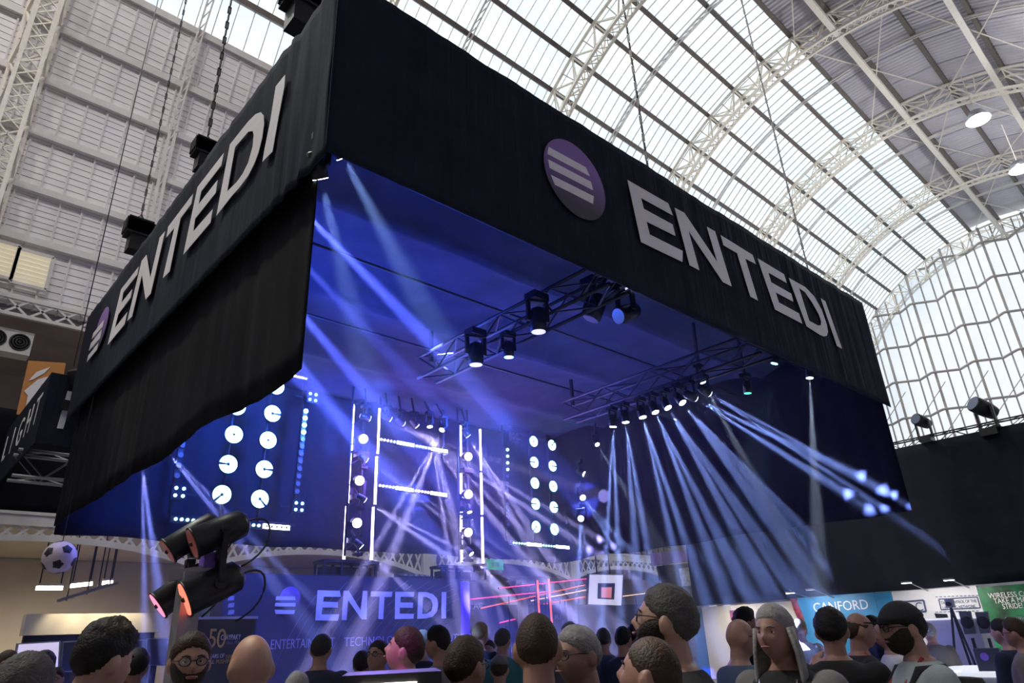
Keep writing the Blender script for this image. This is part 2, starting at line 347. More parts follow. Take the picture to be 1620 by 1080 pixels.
for k, (y0, y1) in enumerate(zip(YS, YS[1:])):
    for z0, z1 in zip(ZR, ZR[1:]):
        t0, t1 = min(z1, gtop(y0)), min(z1, gtop(y1))
        if max(t0, t1) <= z0+.05: continue
        t0, t1 = max(t0, z0+.01), max(t1, z0+.01); g0, g1 = gx(y0)+.06, gx(y1)+.06
        vs = [(g0+h, y0+.02, z0) for h in (0,)]+[(g1, y1-.02, z0), (g1, y1-.02, t1), (g0, y0+.02, t0)]+[(g0+.012, y0+.02, z0), (g1+.012, y1-.02, z0), (g1+.012, y1-.02, t1), (g0+.012, y0+.02, t0)]
        MB().add(vs, [(0, 1, 2, 3), (7, 6, 5, 4), (0, 4, 5, 1), (1, 5, 6, 2), (2, 6, 7, 3), (3, 7, 4, 0)]).build('glass_pane', 'gable_glass', w1)
for j in range(9):                                  # thin diagonal bracing of the screen
    y = -4+3*j; MB().bar((XG-.95, y, 8), (XG-.95, y+5, 13), .05).build('bracing_rod', 'purlin_grey', w1); MB().bar((XG-.95, y+5, 14), (XG-.95, y, 19), .05).build('bracing_rod', 'purlin_grey', w1)
struct(MB().box((XA, -7.8, 0), (XG, -7.55, VZ)).build('wall_front', 'sheet_grey'))
struct(MB().box((XA-.3, -7.8, 0), (XA, 32, 32)).build('wall_back', 'gallery_brown'))
# ---- gallery side
struct(MB().box((XA, 30, 0), (XG, 30.3, 5)).build('wall_left', 'beige'))
struct(MB().box((XA, 29.9, 5), (XG, 30.3, 12)).build('wall_left_upper', 'gallery_brown'))
struct(MB().box((XA, 22.4, 5.0), (XG, 30, 5.25)).build('floor_gallery', 'beige'))
struct(MB().box((XA, 22.7, 11.5), (XG, 30.3, 11.8)).build('ceiling_gallery', 'gallery_brown'))
mb = MB()
zt, zb, Y = 11.30, 10.78, 22.35
for z in (zt, zb): mb.bar((-8, Y, z), (30, Y, z), .12, .10)
for k in range(60):
    x = -8+.62*k; mb.bar((x, Y, zb), (x+.62, Y, zt), .06); mb.bar((x, Y, zt), (x+.62, Y, zb), .06)
tag(mb.build('lattice_girder', 'white_paint'), 'white lattice girder under the boarded roof wall, above the fan unit', 'girder')
# lower gallery girders: one arched lattice span between posts
PX = [-.2+8.2*k for k in range(-1, 5)]; PX = [x for x in PX]
glabels = ['white arched lattice girder of the gallery behind the neighbouring black stand', 'white arched lattice girder of the gallery behind the hanging football', 'white arched lattice girder of the gallery above the large entertainment logo wall', 'white arched lattice girder of the gallery left of the hanging screen', 'white arched lattice girder of the gallery behind the hanging screen']
def gb(t): return 4.68-.62*abs(2*t-1)**2.2
for k in range(5):
    x0, x1 = PX[k]-.3, PX[k+1]-.42
    o = empty('gallery_girder', (x0, 22.4, 4.0), glabels[k], 'girder'); L = V((x0, 22.4, 4.0))
    MB().box(V((x0, 22.30, 4.98))-L, V((x1, 22.42, 5.28))-L).build('top_flange', 'white_paint', o); MB().box(V((x0, 22.26, 5.26))-L, V((x1, 22.5, 5.34))-L).build('cornice', 'white_paint', o)
    mb = MB(); n = 22
    for j in range(n): a, c = j/n, (j+1)/n; mb.bar(V((x0+8.2*a, 22.36, gb(a)))-L, V((x0+8.2*c, 22.36, gb(c)))-L, .12, .16)
    mb.build('arched_flange', 'white_paint', o)
    for j in range(n):
        a, c = j/n, (j+1)/n
        MB().bar(V((x0+8.2*a, 22.36, gb(a)))-L, V((x0+8.2*c, 22.36, 5.0))-L, .07, .03, ref=(0, 1, 0)).build('lattice_bar', 'white_paint', o)
        MB().bar(V((x0+8.2*a, 22.38, 5.0))-L, V((x0+8.2*c, 22.38, gb(c)))-L, .07, .03, ref=(0, 1, 0)).build('lattice_bar', 'white_paint', o)
    MB().box(V((x0+.01, 22.28, 4.0))-L, V((x0+.6, 22.48, 4.97))-L).build('post_head', 'white_paint', o)
mat('iron_blue', (.10, .14, .28), .4, var=.1)
for k in range(6):
    c = MB().lathe([(.28, 0), (.28, .25), (.18, .3), (.15, 3.4), (.17, 3.5), (.26, 3.8), (.30, 4.0)], (PX[k], 22.4, 0), n=14).build('iron_column', 'iron_blue')
    struct(c); c.name = 'trim_%d' % (k+1)
# balustrade glass/dark objects along the gallery edge
for k in range(5):
    mb = MB(); x0 = PX[k]
    for z in (5.45, 5.9, 6.3): mb.bar((x0, 22.6, z), (x0+8.14, 22.6, z), .05)
    for j in range(16): mb.bar((x0+.5*j, 22.6, 5.25), (x0+.5*j, 22.6, 6.3), .04)
    tag(mb.build('gallery_railing', 'steel_dark'), ('dark' if k else 'dark thin')+' metal railing on the '+glabels[k].split(' girder ')[1].replace('of the gallery', 'gallery span'), 'railing')
# ================================================================ THE HANGING STAGE RIG
XL, YF, XR, YB = 1.876, 3.93, 13.0, 12.4
ZB = 5.13                                            # lower edge of the printed fascia
mat('logo_purple', (.22, .10, .42), .6); mat('strip_white', (.8, .8, .82), .5)
def disc_mat():
    m = mat('logo_disc', (.2, .1, .4), .6); n, l = m.node_tree.nodes, m.node_tree.links
    t = n.new('ShaderNodeTexCoord'); g = n.new('ShaderNodeSeparateXYZ'); r = n.new('ShaderNodeValToRGB')
    r.color_ramp.elements[0].color = (.05, .045, .07, 1); r.color_ramp.elements[1].color = (.30, .16, .50, 1); r.color_ramp.elements[0].position = .15; r.color_ramp.elements[1].position = .75
    l.new(t.outputs['Generated'], g.inputs[0]); l.new(g.outputs['Z'], r.inputs[0]); l.new(r.outputs[0], n['Principled BSDF'].inputs['Base Color'])
disc_mat()
def cloth_grid(p00, p10, p01, p11, nu, nv, fn, nrm, th=.012):
    """cloth between four corners; fn(u,v) -> offset along nrm and along the edge p01-p00"""
    p00, p10, p01, p11 = map(V, (p00, p10, p01, p11)); nrm = V(nrm); mb = MB(); vs = []
    for side in (0, 1):
        for j in range(nv+1):
            for i in range(nu+1):
                u, v = i/nu, j/nv; p = (p00*(1-u)+p10*u)*(1-v)+(p01*(1-u)+p11*u)*v; o, e = fn(u, v)
                vs.append(p+nrm*(o-side*th)+V((0, 0, e)))
    k = (nu+1)*(nv+1); w = nu+1; fs = []
    for j in range(nv):
        for i in range(nu): a = j*w+i; fs += [(a, a+1, a+w+1, a+w), (k+a, k+a+w, k+a+w+1, k+a+1)]
    for i in range(nu): fs += [(i+1, i, k+i, k+i+1), (nv*w+i, nv*w+i+1, k+nv*w+i+1, k+nv*w+i)]
    for j in range(nv): fs += [(j*w, (j+1)*w, k+(j+1)*w, k+j*w), ((j+1)*w+nu, j*w+nu, k+j*w+nu, k+(j+1)*w+nu)]
    return mb.add(vs, fs, True)
def nz3(a, b, c): return noise.noise(V((a, b, c)))
# printed fascias --------------------------------------------------------------
FR = [(840, 190), (1080, 330)]; K = 270/1166
def conv(pts, o, k): return [(o[0]+x*k, o[1]+y*k) for x, y in pts]
right_letters = [
 ('E', [conv([(660, 408), (938, 568), (970, 650), (752, 530), (772, 605), (968, 712), (988, 790), (790, 692), (812, 780), (1037, 893), (1035, 968), (753, 832)], FR[0], K)]),
 ('N', [[(1067.4, 328.3), (1082.7, 336.4), (1135.1, 414.5), (1118.2, 358.3), (1131.4, 365.9), (1157.6, 452.7), (1143.7, 445.8), (1089.3, 364.7), (1106.6, 427.3), (1091.1, 419.2)]]),
 ('T', [conv([(260, 180), (478, 315), (500, 378), (428, 340), (515, 627), (463, 600), (372, 303), (280, 250)], FR[1], K)]),
 ('E', [conv([(512, 338), (692, 447), (712, 508), (585, 435), (605, 502), (742, 580), (757, 635), (635, 570), (658, 640), (795, 715), (818, 785), (632, 688)], FR[1], K)]),
 ('D', [conv([(725, 472), (838, 535), (900, 600), (950, 690), (985, 790), (993, 840), (985, 868), (965, 872), (940, 862), (848, 803)], FR[1], K), conv([(795, 540), (835, 568), (885, 640), (930, 720), (947, 770), (945, 795), (925, 798), (865, 765)], FR[1], K)]),
 ('I', [conv([(943, 610), (975, 632), (1090, 957), (1055, 937)], FR[1], K)])]
right_bars = [conv(p, FR[0], K) for p in ([(122, 182), (375, 322), (403, 383), (112, 228)], [(118, 267), (410, 420), (425, 478), (128, 325)], [(137, 373), (430, 520), (425, 572), (165, 440)])]
right_disc = conv([(145, 150), (180, 120), (240, 130), (320, 180), (400, 270), (460, 370), (500, 480), (510, 570), (495, 640)], FR[0], K)
c3 = lambda pts: conv(pts, (300, 60), K)
c4 = lambda pts: conv(pts, (100, 330), K)
left_letters = [
 ('E', [[(191.5, 457.4), (219.3, 421.5), (217, 434.2), (195, 462), (191.9, 478.9), (208.9, 457.4), (206.5, 470.6), (186.9, 497.2), (181.5, 518.8), (201.4, 493.3), (196.8, 513), (170.2, 545.4)]]),
 ('N', [[(224, 412.5), (231.5, 403.1), (237.5, 440.1), (252.5, 375.6), (261.1, 365.3), (238.3, 464.3), (230.2, 473.6), (224.4, 434.6), (208.9, 500.2), (201.4, 507.2)]]),
 ('T', [[(266.2, 358.2), (305.3, 306.3), (302.5, 322.2), (285.3, 345.3), (268.2, 429.1), (257.5, 439.6), (275.8, 360), (263, 375.6)]]),
 ('E', [[(312.4, 295.8), (353.9, 241.7), (350.1, 261.1), (318.2, 302.5), (314, 322.9), (344.2, 284.4), (341.1, 304.9), (308.5, 345.8), (305.7, 365.9), (336.3, 330.6), (332.8, 352), (289.8, 402.7)]]),
 ('D', [[(363.6, 228.5), (392.6, 192), (404.2, 180.4), (412.3, 177.4), (417, 182.7), (417.6, 196.6), (414.6, 217.5), (408.9, 240.6), (401.9, 259.2), (392.6, 277.7), (378.7, 296.2), (367.2, 309), (342.2, 341)],
        [(371.8, 232.5), (392.6, 208.2), (399.6, 207), (401.2, 212.9), (399.6, 231.4), (392.6, 256.9), (383.4, 275.4), (374.1, 288.1), (359.2, 302.8)]]),
 ('I', [c3([(588, 330), (652, 250), (647, 330), (603, 560), (565, 775), (497, 845), (512, 755), (548, 580)])])]
left_bars = [c4(p) for p in ([(278, 757), (268, 805), (195, 890), (205, 850)], [(262, 825), (250, 885), (175, 970), (188, 920)], [(240, 915), (228, 965), (160, 1047), (172, 1000)])]
left_disc = c4([(275, 690), (295, 670), (303, 710), (297, 770), (280, 850), (250, 925), (222, 965)])
def fit_circle(P, i, j):
    import numpy as np
    A = np.array([[2*p[i], 2*p[j], 1] for p in P]); bb = np.array([p[i]**2+p[j]**2 for p in P]); s = np.linalg.lstsq(A, bb, rcond=None)[0]
    return s[0], s[1], math.sqrt(max(.01, s[2]+s[0]**2+s[1]**2))
def print_on(o, letters, bars, disc, fn, nrm, wm='letter_white', th=.004, name_disc='logo_disc'):
    L = V(o.location); nrm = V(nrm)
    for nm, loops in letters:
        MB().plate([[fn(*p)-L for p in lp] for lp in loops], nrm, th).build('letter_'+nm.lower(), wm, o)
    if disc:
        P = [fn(*p)-L for p in disc]; ix = 0 if abs(nrm.x) < .5 else 1; a, b_, r = fit_circle(P, ix, 2); base = P[0].copy(); lp = []
        for k in range(40):
            q = base.copy(); q[ix] = a+r*math.cos(k*math.pi/20); q.z = b_+r*math.sin(k*math.pi/20); lp.append(q-nrm*.004)
        MB().plate([lp], nrm, th).build('logo_disc', 'logo_disc', o)
    for bpx in bars: MB().plate([[fn(*p)-L for p in bpx]], nrm, th).build('logo_bar', wm, o)
fb = empty('fascia_banner', (XL, YF, ZB), 'long black printed fascia cloth facing the hall, logo followed by large white letters', 'banner'); L = V(fb.location)
ft = lambda u: 7.07+.20*u
cloth_grid(V((0, 0, 0)), V((XR-XL, 0, .05)), V((0, 0, 7.07-ZB)), V((XR-XL, 0, 7.27-ZB)), 160, 20,
           lambda u, v: (.007*nz3(u*40, v*1.5, 1)+.007*nz3(u*90, v*2, 5)-.02, .025*nz3(u*9, 0, 3)*v+.02*nz3(u*30, 4, 3)*v), (0, -1, 0)).build('cloth', 'banner_black', fb)
print_on(fb, right_letters, right_bars, right_disc, lambda x, y: aty(x, y, YF-.016), (0, -1, 0))
lb = empty('fascia_banner', (XL, YF, ZB), 'black printed fascia cloth on the side of the rig, white letters climbing to the corner', 'banner'); L = V(lb.location)
cloth_grid(V((0, YB-YF, 0)), V((0, 0.05, 0)), V((0, YB-YF+.1, 7.0-ZB)), V((0, .05, 7.07-ZB)), 140, 20,
           lambda u, v: (.007*nz3(u*34, v*1.5, 11)+(.012+.05*max(0, u-.86)/.14)*nz3(u*70, v*1.5, 15)-.02, .03*nz3(u*9, 0, 13)*v), (-1, 0, 0)).build('cloth', 'banner_black', lb)
print_on(lb, left_letters, left_bars, left_disc, lambda x, y: atx(x, y, XL-.016), (-1, 0, 0))
# drapes --------------------------------------------------------------------------
def drape(name, p0, p1, zt, zb, nrm, label, m='drape_black', n=150, seed=0, amp=.05, hem=.06):
    p0, p1 = V(p0), V(p1); ln = (p1-p0).length
    o = cloth_grid(V((p0.x, p0.y, zt)), V((p1.x, p1.y, zt)), V((p0.x, p0.y, zb)), V((p1.x, p1.y, zb)), n, 14,
                   lambda u, v: (amp*(.3+.7*v)*(nz3(u*ln*2.2, v*.6, seed)+.6*nz3(u*ln*5, v*.5, seed+3)), hem*nz3(u*ln*.8, 0, seed+8)*v), nrm).build(name, m)
    return tag(o, label, 'drape')
drape('side_drape', (XL+.14, YF+.42, 0), (XL+.14, YB-.14, 0), 6.9, 3.50, (-1, 0, 0), 'plain black drape hanging below the climbing white letters', seed=1, amp=.03)
drape('rear_drape', (XL+.2, YB, 0), (XR-.02, YB, 0), 6.9, 3.40, (0, -1, 0), 'wide dark backdrop behind the lamp grids and light tubes', seed=2)
drape('side_drape', (XR-.14, YF+.1, 0), (XR-.14, YB-.03, 0), 6.9, 3.36, (-1, 0, 0), 'dark drape closing the rig behind the fan of narrow beams', seed=3)
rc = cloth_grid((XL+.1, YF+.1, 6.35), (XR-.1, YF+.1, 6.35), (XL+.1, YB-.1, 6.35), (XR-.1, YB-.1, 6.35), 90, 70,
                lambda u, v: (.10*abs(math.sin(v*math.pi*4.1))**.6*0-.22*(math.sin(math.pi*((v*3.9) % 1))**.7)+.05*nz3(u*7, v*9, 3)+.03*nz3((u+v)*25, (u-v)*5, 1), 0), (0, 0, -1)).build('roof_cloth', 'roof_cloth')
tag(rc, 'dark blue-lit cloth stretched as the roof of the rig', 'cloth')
# box trusses -------------------------------------------------------------------------
def truss_mesh(ln, w=.29, tube_r=.024, m='alu', step=.5):
    mb = MB(); h = w/2
    for y in (-h, h):
        for z in (-h, h): mb.cyl((0, y, z), (ln, y, z), tube_r, 8)
    n = max(1, round(ln/step))
    for k in range(n):
        a, c = ln*k/n, ln*(k+1)/n
        for y in (-h, h): mb.bar((a, y, -h if k % 2 else h), (c, y, h if k % 2 else -h), .018)
        for z in (-h, h): mb.bar((a, -h if k % 2 else h, z), (c, h if k % 2 else -h, z), .018)
    return mb
def truss(a, b_, label, m='steel_dark', w=.29):
    a, b_ = V(a), V(b_); mb = truss_mesh((b_-a).length, w)
    if a.z < 6:
        for x in (.02, (b_-a).length-.1): mb.bar((x, 0, .1), (x, 0, 1.12 if x < 1 else .62), .05)
    o = mb.build('box_truss', m); o.location = a; o.rotation_euler = (b_-a).to_track_quat('X', 'Z').to_euler()
    return tag(o, label, 'truss')
ZT = 5.5
truss((XL+.4, YF+.35, 6.75), (XR-.4, YF+.35, 6.75), 'dark aluminium truss behind the long front fascia')
truss((XL+.35, YF+.6, 6.75), (XL+.35, YB-.6, 6.75), 'dark aluminium truss behind the climbing side fascia')
truss((XR-.45, YF+.6, 6.75), (XR-.45, YB-.6, 6.75), 'dark aluminium truss above the drape behind the fan of beams')
truss((XL+.4, 11.8, 6.75), (XR-.4, 11.8, 6.75), 'dark aluminium truss above the wide backdrop')
truss((5.75, YF+.3, ZT), (5.75, 8.0, ZT), 'aluminium box truss under the roof cloth carrying the round downlights', 'steel_dark', .34)
truss((9.15, YF+.3, ZT), (9.15, 8.2, ZT), 'aluminium box truss above the row of fanned beam heads', 'steel_dark', .34)
for k, (yy, lab) in enumerate(((4.95, 'nearest the front fascia'), (6.55, 'crossing the middle of the roof cloth'), (8.3, 'nearest the backdrop'))):
    tag(MB().cyl((XL+.2, yy, 6.02+.0), (XR-.2, yy, 6.02), .018).build('roof_pipe', 'steel_dark'), 'thin metal pipe holding up the roof cloth, '+lab, 'pipe')
# chain hoists and chains
def chain(p, ztop, label, r=.017):
    p = V(p); mb = MB(); n = int((ztop-p.z)/.16)
    for k in range(n):
        z = p.z+.16*k; w = r*1.4; d = (w, 0, 0) if k % 2 else (0, w, 0); d = V(d)
        mb.bar(p+V((0, 0, .16*k))-d*.6, p+V((0, 0, .16*k+.13))-d*.6, r*.8); mb.bar(p+V((0, 0, .16*k))+d*.6, p+V((0, 0, .16*k+.13))+d*.6, r*.8)
        mb.bar(p+V((0, 0, .16*k))-d*.8, p+V((0, 0, .16*k))+d*.8, r*.8); mb.bar(p+V((0, 0, .16*k+.13))-d*.8, p+V((0, 0, .16*k+.13))+d*.8, r*.8)
    mb.bar(p+V((0, 0, .1)), p+V((0, 0, ztop-p.z)), r*.5)
    return tag(mb.build('hoist_chain', 'chain'), label, 'chain')
def hoist(p, label, s=1.0):
    p = V(p); o = empty('chain_hoist', p, label, 'hoist')
    mb = MB().box((-.16*s, -.12*s, 0), (.16*s, .12*s, .26*s))
    for k in range(5): mb.box((-.18*s, -.12*s+.05*s*k, .03*s), (.18*s, -.10*s+.05*s*k, .23*s))
    mb.build('motor_body', 'black_metal', o); MB().box((-.10*s, -.10*s, -.24*s), (.10*s, .10*s, 0)).build('chain_bag', 'black_plastic', o); MB().tube([(0, 0, .26*s), (.03*s, 0, .33*s), (0, 0, .38*s), (-.03*s, 0, .33*s), (0, 0, .28*s)], .012*s).build('hook', 'steel_dark', o)
    return o
chp = [((478, 6), 6, 'black chain hoist above the front corner of the rig', 1.3), ((325, 240), 0, 'black chain hoist half hidden behind the top of the side fascia', 1.0), ((218, 368), 0, 'black chain hoist standing clear beside the letter N of the side fascia', 1.25)]
for (px, zz, lab, s_) in chp:
    p = atx(px[0], px[1], XL+.35); hoist(p-V((0, 0, .1)), lab, s_)
for (hx, hy), lab, r_ in (((325, 240), 'heavy hoist chain hanging behind the end of the side fascia', .022), ((218, 368), 'hoist chain dropping to the hoist beside the letter N', .016), ((478, 6), 'hoist chain above the front corner of the rig', .02)):
    p = atx(hx, hy, XL+.35); chain((p.x, p.y, p.z+.30), 27, lab, r_)
for a_, lab in (((250, 0), 'thin dark steel wire hanging left of the hoist chains'),):
    p = atx(a_[0], a_[1], XL+.35); tag(MB().cyl((p.x, p.y, 7.0), (p.x, p.y, 26), .012, 6).build('suspension_wire', 'chain'), lab, 'wire')
for a_, lab, zz in (((985, 0), 'hoist chain dropping to the fascia above the large letter E', 7.1), ((1208, 142), 'hoist chain dropping to the fascia above the large letter D', 7.15)):
    p = aty(a_[0], a_[1], YF+.35) if a_[0] < 1300 else aty(1410, 150, 5.2); chain((p.x, p.y, zz), 27, lab, .016)
# ================================================================ HAZE
def haze():
    m = bpy.data.materials.new('haze'); m.use_nodes = True; n, l = m.node_tree.nodes, m.node_tree.links; n.clear()
    o = n.new('ShaderNodeOutputMaterial'); s = n.new('ShaderNodeVolumeScatter'); s.inputs['Density'].default_value = .016; s.inputs['Anisotropy'].default_value = 0.0
    l.new(s.outputs[0], o.inputs[1]); MT['haze'] = m
    ob = MB().box((XL+.25, YF+.08, 1.2), (16.0, YB-.06, 6.2)).build('haze', 'haze'); stuff(ob); tag(ob, 'thin theatrical haze hanging in and around the stage rig', 'haze')
haze()
# ================================================================ STAGE LIGHTS
mat('em_white', (.9, .9, .95), .3, emit=(.85, .88, 1), es=14); mat('em_cyan', (.6, .9, .9), .3, emit=(.34, .88, 1), es=5); mat('em_teal', (.5, .9, .9), .3, emit=(.30, .85, .90), es=5)
mat('em_violet', (.8, .75, 1), .3, emit=(.62, .50, 1), es=16); mat('em_lav', (.8, .8, 1), .3, emit=(.60, .58, 1), es=1.1); mat('lens_dim', (.07, .08, .11), .25, emit=(.25, .35, .6), es=.10); mat('lens_rust', (.20, .05, .05), .3, emit=(.5, .12, .10), es=.12)
mat('em_warm', (1, .95, .85), .3, emit=(1, .92, .80), es=6); mat('em_red', (.9, .3, .2), .3, emit=(1, .16, .10), es=1.5); mat('em_pink', (.9, .3, .4), .3, emit=(1, .22, .38), es=1.3)
mat('em_green', (.2, .8, .5), .3, emit=(.1, .9, .45), es=1.2)
BEAM = (.24, .36, 1.0); BEAMV = (.50, .45, 1.0)
def head_mesh(mb, o, d, r=.10, l=.30):
    d = V(d).normalized(); return mb.lathe([(r*.55, -l*.55), (r*.8, -l*.5), (r*.95, -l*.2), (r, l*.1), (r*.98, l*.42), (r*.88, l*.45)], o, d, 14)
def moving_head(p, target, label, group=None, lens='em_lav', r=.09, stand=1, name='moving_head', yoke=True, hang=None):
    """lens front at p, aimed at target; base sits above (stand=1, hanging) or below (stand=-1)"""
    p = V(p); d = (V(target)-p).normalized(); l = r*3.0; c = p-d*l*.46; bz = c+V((0, 0, stand*(r*3.1)))
    o = empty(name, bz, label, 'stage light', group); L = bz
    MB().box((-r*1.2, -r*.9, -r*.45), (r*1.2, r*.9, r*.45)).build('base', 'black_metal', o)
    h = head_mesh(MB(), c-L, d, r, l).build('head', 'black_metal', o)
    side = d.cross(V((0, 0, 1))); side = side.normalized() if side.length > .05 else V((1, 0, 0))
    if yoke:
        y = MB()
        for s in (-1, 1): y.bar(c+side*s*r*1.18-L, V((0, 0, -stand*r*.4))+side*s*r*1.18, r*.26, r*.6)
        y.bar(side*r*1.3+V((0, 0, -stand*r*.5)), -side*r*1.3+V((0, 0, -stand*r*.5)), r*.6, r*.3); y.build('yoke', 'black_metal', o)
    MB().cyl(p-L-d*.012, p-L+d*.002, r*.84, 16).build('lens', lens, o)
    if stand == 1 or hang: MB().bar((0, 0, r*.4), V(hang)-L if hang else (0, 0, r*1.3), .035).build('clamp', 'steel_dark', o)
    return o
def fan(p, ends, ang, pw, col, off=.05):
    ds = [(V(e)-V(p)).normalized() for e in ends]; d = sum(ds, V((0, 0, 0))).normalized(); w = max(math.degrees(d.angle(q)) for q in ds)*2+ang
    o = spot('beam', V(p)+d*off, V(p)+d, max(3.0, min(w, 12)), pw, col, .15, .02)
    if len(ends) > 1: prism(o.data, 3 if len(ends) < 4 else 4, max(3.0, min(w, 12)))
# --- fan of eight beam heads on the right truss
XT = 9.0; row = [(970, 675), (990, 668), (1017, 660), (1037, 652), (1057, 645), (1080, 637), (1100, 630), (1122, 622)]
ends = [[(948, 860), (962, 860), (976, 860), (986, 860)], [(998, 860), (1008, 860), (1018, 860), (1030, 860)], [(1052, 860), (1066, 860), (1082, 860), (1098, 860)], [(1100, 860), (1120, 860), (1140, 860), (1158, 860)],
        [(1150, 860), (1180, 860), (1205, 860), (1232, 860)], [(1215, 860), (1250, 860), (1285, 860), (1315, 860)], [(1328, 748), (1367, 772), (1392, 790), (1378, 800)], [(1416, 788), (1411, 800), (1395, 808), (1443, 806)]]
for k, (a, es) in enumerate(zip(row, ends)):
    p = atx(a[0], a[1], XT); tg = [atx(e[0], e[1], XT+.25*(j-1.5)) if k < 6 else atx(e[0], e[1], 12.8) for j, e in enumerate(es)]
    moving_head(p, (tg[1]+tg[2])/2, 'small black moving head throwing one bundle of the fanned pale blue beams', 'fanned beam heads', 'em_white', .07, hang=(8.98, p.y, 5.345))
    fan(p, tg, 1.7, 34000, BEAM)
# --- column of heads at the right rear
for k, (a, es, lab) in enumerate((((925, 750), [(1075, 832), (1085, 845), (1060, 838)], 'top black moving head of the three beside the right lamp grid'), ((922, 787), [(1003, 890), (1013, 885), (990, 892)], 'middle black moving head of the three beside the right lamp grid'), ((919, 820), [(911, 900), (921, 902), (934, 902)], 'lowest black moving head of the three beside the right lamp grid'))):
    p = aty(a[0], a[1], 11.9); p.x = min(p.x, 12.7); p = aty(a[0], a[1], 11.2)
    tg = [aty(e[0], e[1], 8.8) for e in es]
    moving_head(p, tg[0], lab, None, 'em_white', .085); fan(p, tg, 2.0, 36000, BEAM)
# --- row of heads above the centre, beams crossing
cr = [((585, 662), [(700, 700)]), ((618, 663), [(720, 722), (716, 728)]), ((639, 670), [(790, 760), (780, 770)]), ((660, 674), [(780, 790), (770, 800), (760, 806)]), ((680, 675), [(690, 790), (704, 790), (722, 790)]), ((699, 680), [(632, 782), (650, 786), (668, 786)]), ((741, 690), [(800, 770), (790, 790), (772, 800), (815, 760)])]
for a, es in cr:
    p = aty(a[0], a[1], 11.55); tg = [aty(e[0], e[1], 11.3) for e in es]
    moving_head(p, tg[0], 'small moving head in the row above the crossing violet-white beams', 'heads over the crossing beams', 'em_white', .07, hang=(p.x, 11.8, 6.62)); fan(p, tg, 2.2, 60000, (.46, .42, 1))
# --- two towers between the tubes: wash lenses and small beam heads
for a, lab in (((575, 694), 'top wash light of the tower between the left tubes'), ((569, 760), 'middle wash light of the tower between the left tubes'), ((565, 827), 'lowest wash light of the tower between the left tubes'), ((741, 722), 'top wash light of the tower between the right tubes'), ((741, 782), 'middle wash light of the tower between the right tubes'), ((741, 842), 'lowest wash light of the tower between the right tubes')):
    p = aty(a[0], a[1], 11.55); moving_head(p, p+V((-.35, -1, -.25)), lab, None, 'em_violet', .105, stand=-1, hang=(p.x, 11.75, p.z-.1))
for a, es, lab in (((581, 728), [(690, 800), (680, 806)], 'small beam head below the top wash light between the left tubes'), ((578, 791), [(700, 868), (690, 874), (715, 862)], 'small beam head below the middle wash light between the left tubes'), ((572, 865), [(640, 930), (655, 938)], 'small beam head below the lowest wash light between the left tubes'),
                   ((743, 810), [(760, 885), (768, 890)], 'small beam head below the middle wash light between the right tubes'), ((746, 876), [(775, 910), (785, 925)], 'small beam head below the lowest wash light between the right tubes')):
    p = aty(a[0], a[1], 11.45); tg = [aty(e[0], e[1], 11.1) for e in es]; moving_head(p, tg[0], lab, None, 'em_white', .06, stand=-1, hang=(p.x, 11.75, p.z-.1)); fan(p, tg, 2.2, 42000, (.44, .42, 1))
# --- left heads under the side drape
for a, es, lab in (((225, 737), [(218, 900), (240, 900), (262, 895)], 'small beam head throwing three beams straight down by the side drape'), ((258, 707), [(330, 800), (355, 815), (380, 840)], 'small beam head beside the side drape throwing slanting beams')):
    p = aty(a[0], a[1], 11.2); tg = [aty(e[0], e[1], 11.0) for e in es]; moving_head(p, tg[0], lab, None, 'em_white', .08, hang=(p.x, 11.8, 6.62)); fan(p, tg, 2.6, 40000, (.22, .28, 1))
# --- broad blue shafts from the side truss across the rig
for k, (a, e) in enumerate((((430, 400), (700, 560)), ((425, 410), (690, 640)), ((420, 425), (640, 690)), ((412, 440), (580, 715)), ((405, 455), (560, 690)))):
    p = V((XL+.55, 5.9+.6*k, 6.05)); yt = (7.6, 8.2, 8.8, 9.3, 10.8)[k]; moving_head(p, aty(e[0], e[1], yt), 'black profile spot on the side truss throwing a broad blue shaft across the rig', 'side truss profile spots', 'em_lav', .10, hang=(XL+.495, p.y, 6.62))
    spot('shaft', p+(aty(e[0], e[1], yt)-p).normalized()*.05, aty(e[0], e[1], yt), 4.6, 230000, (.09, .13, 1), .5, .03)
# --- downlights and heads on the middle truss
for a, m_, r_, lab in (((753, 577), 'em_lav', .13, 'round downlight at the far end of the middle truss'), ((805, 565), 'em_teal', .09, 'narrow downlight with a blue-green lens on the middle truss'), ((852, 525), 'em_lav', .13, 'round downlight with a bright centre half way along the middle truss'), ((1000, 453), 'em_lav', .13, 'round downlight on the middle truss tight behind the front fascia')):
    p = atz(a[0], a[1], 5.0) if a[0] < 990 else aty(a[0], a[1]+3, YF+.5); moving_head(p, p+V((.02, .05, -1)), lab, None, m_, r_*.78, name='downlight', hang=(5.58, p.y, 5.345))
p = aty(978, 500, 4.6); moving_head(p, p+V((-1, .2, -.5)), 'large black moving head tilted sideways under the middle truss', None, 'lens_dim', .115, hang=(5.92, 4.6, 5.345))
p = aty(935, 505, 4.95); moving_head(p, p+V((-.3, .4, -1)), 'bulky dark moving head hanging beside the tilted one', None, 'black_plastic', .115, hang=(5.92, 4.95, 5.345))
for a, e, ang, pw, lab in (((543, 248), (640, 430), 13, 5000, 'white par lamp just behind the front corner of the fascia'), ((503, 283), (545, 440), 13, 4000, 'small par lamp at the edge of the side drape near the corner')):
    p = aty(a[0], a[1], YF+.3) if a[0] > 510 else aty(a[0]+4, a[1], YF+.45); t_ = aty(e[0], e[1], p.y+.35); moving_head(p, t_, lab, None, 'em_white', .075); spot('shaft', p+(t_-p).normalized()*.05, t_, ang, pw*2, (.25, .42, 1), .9, .03)
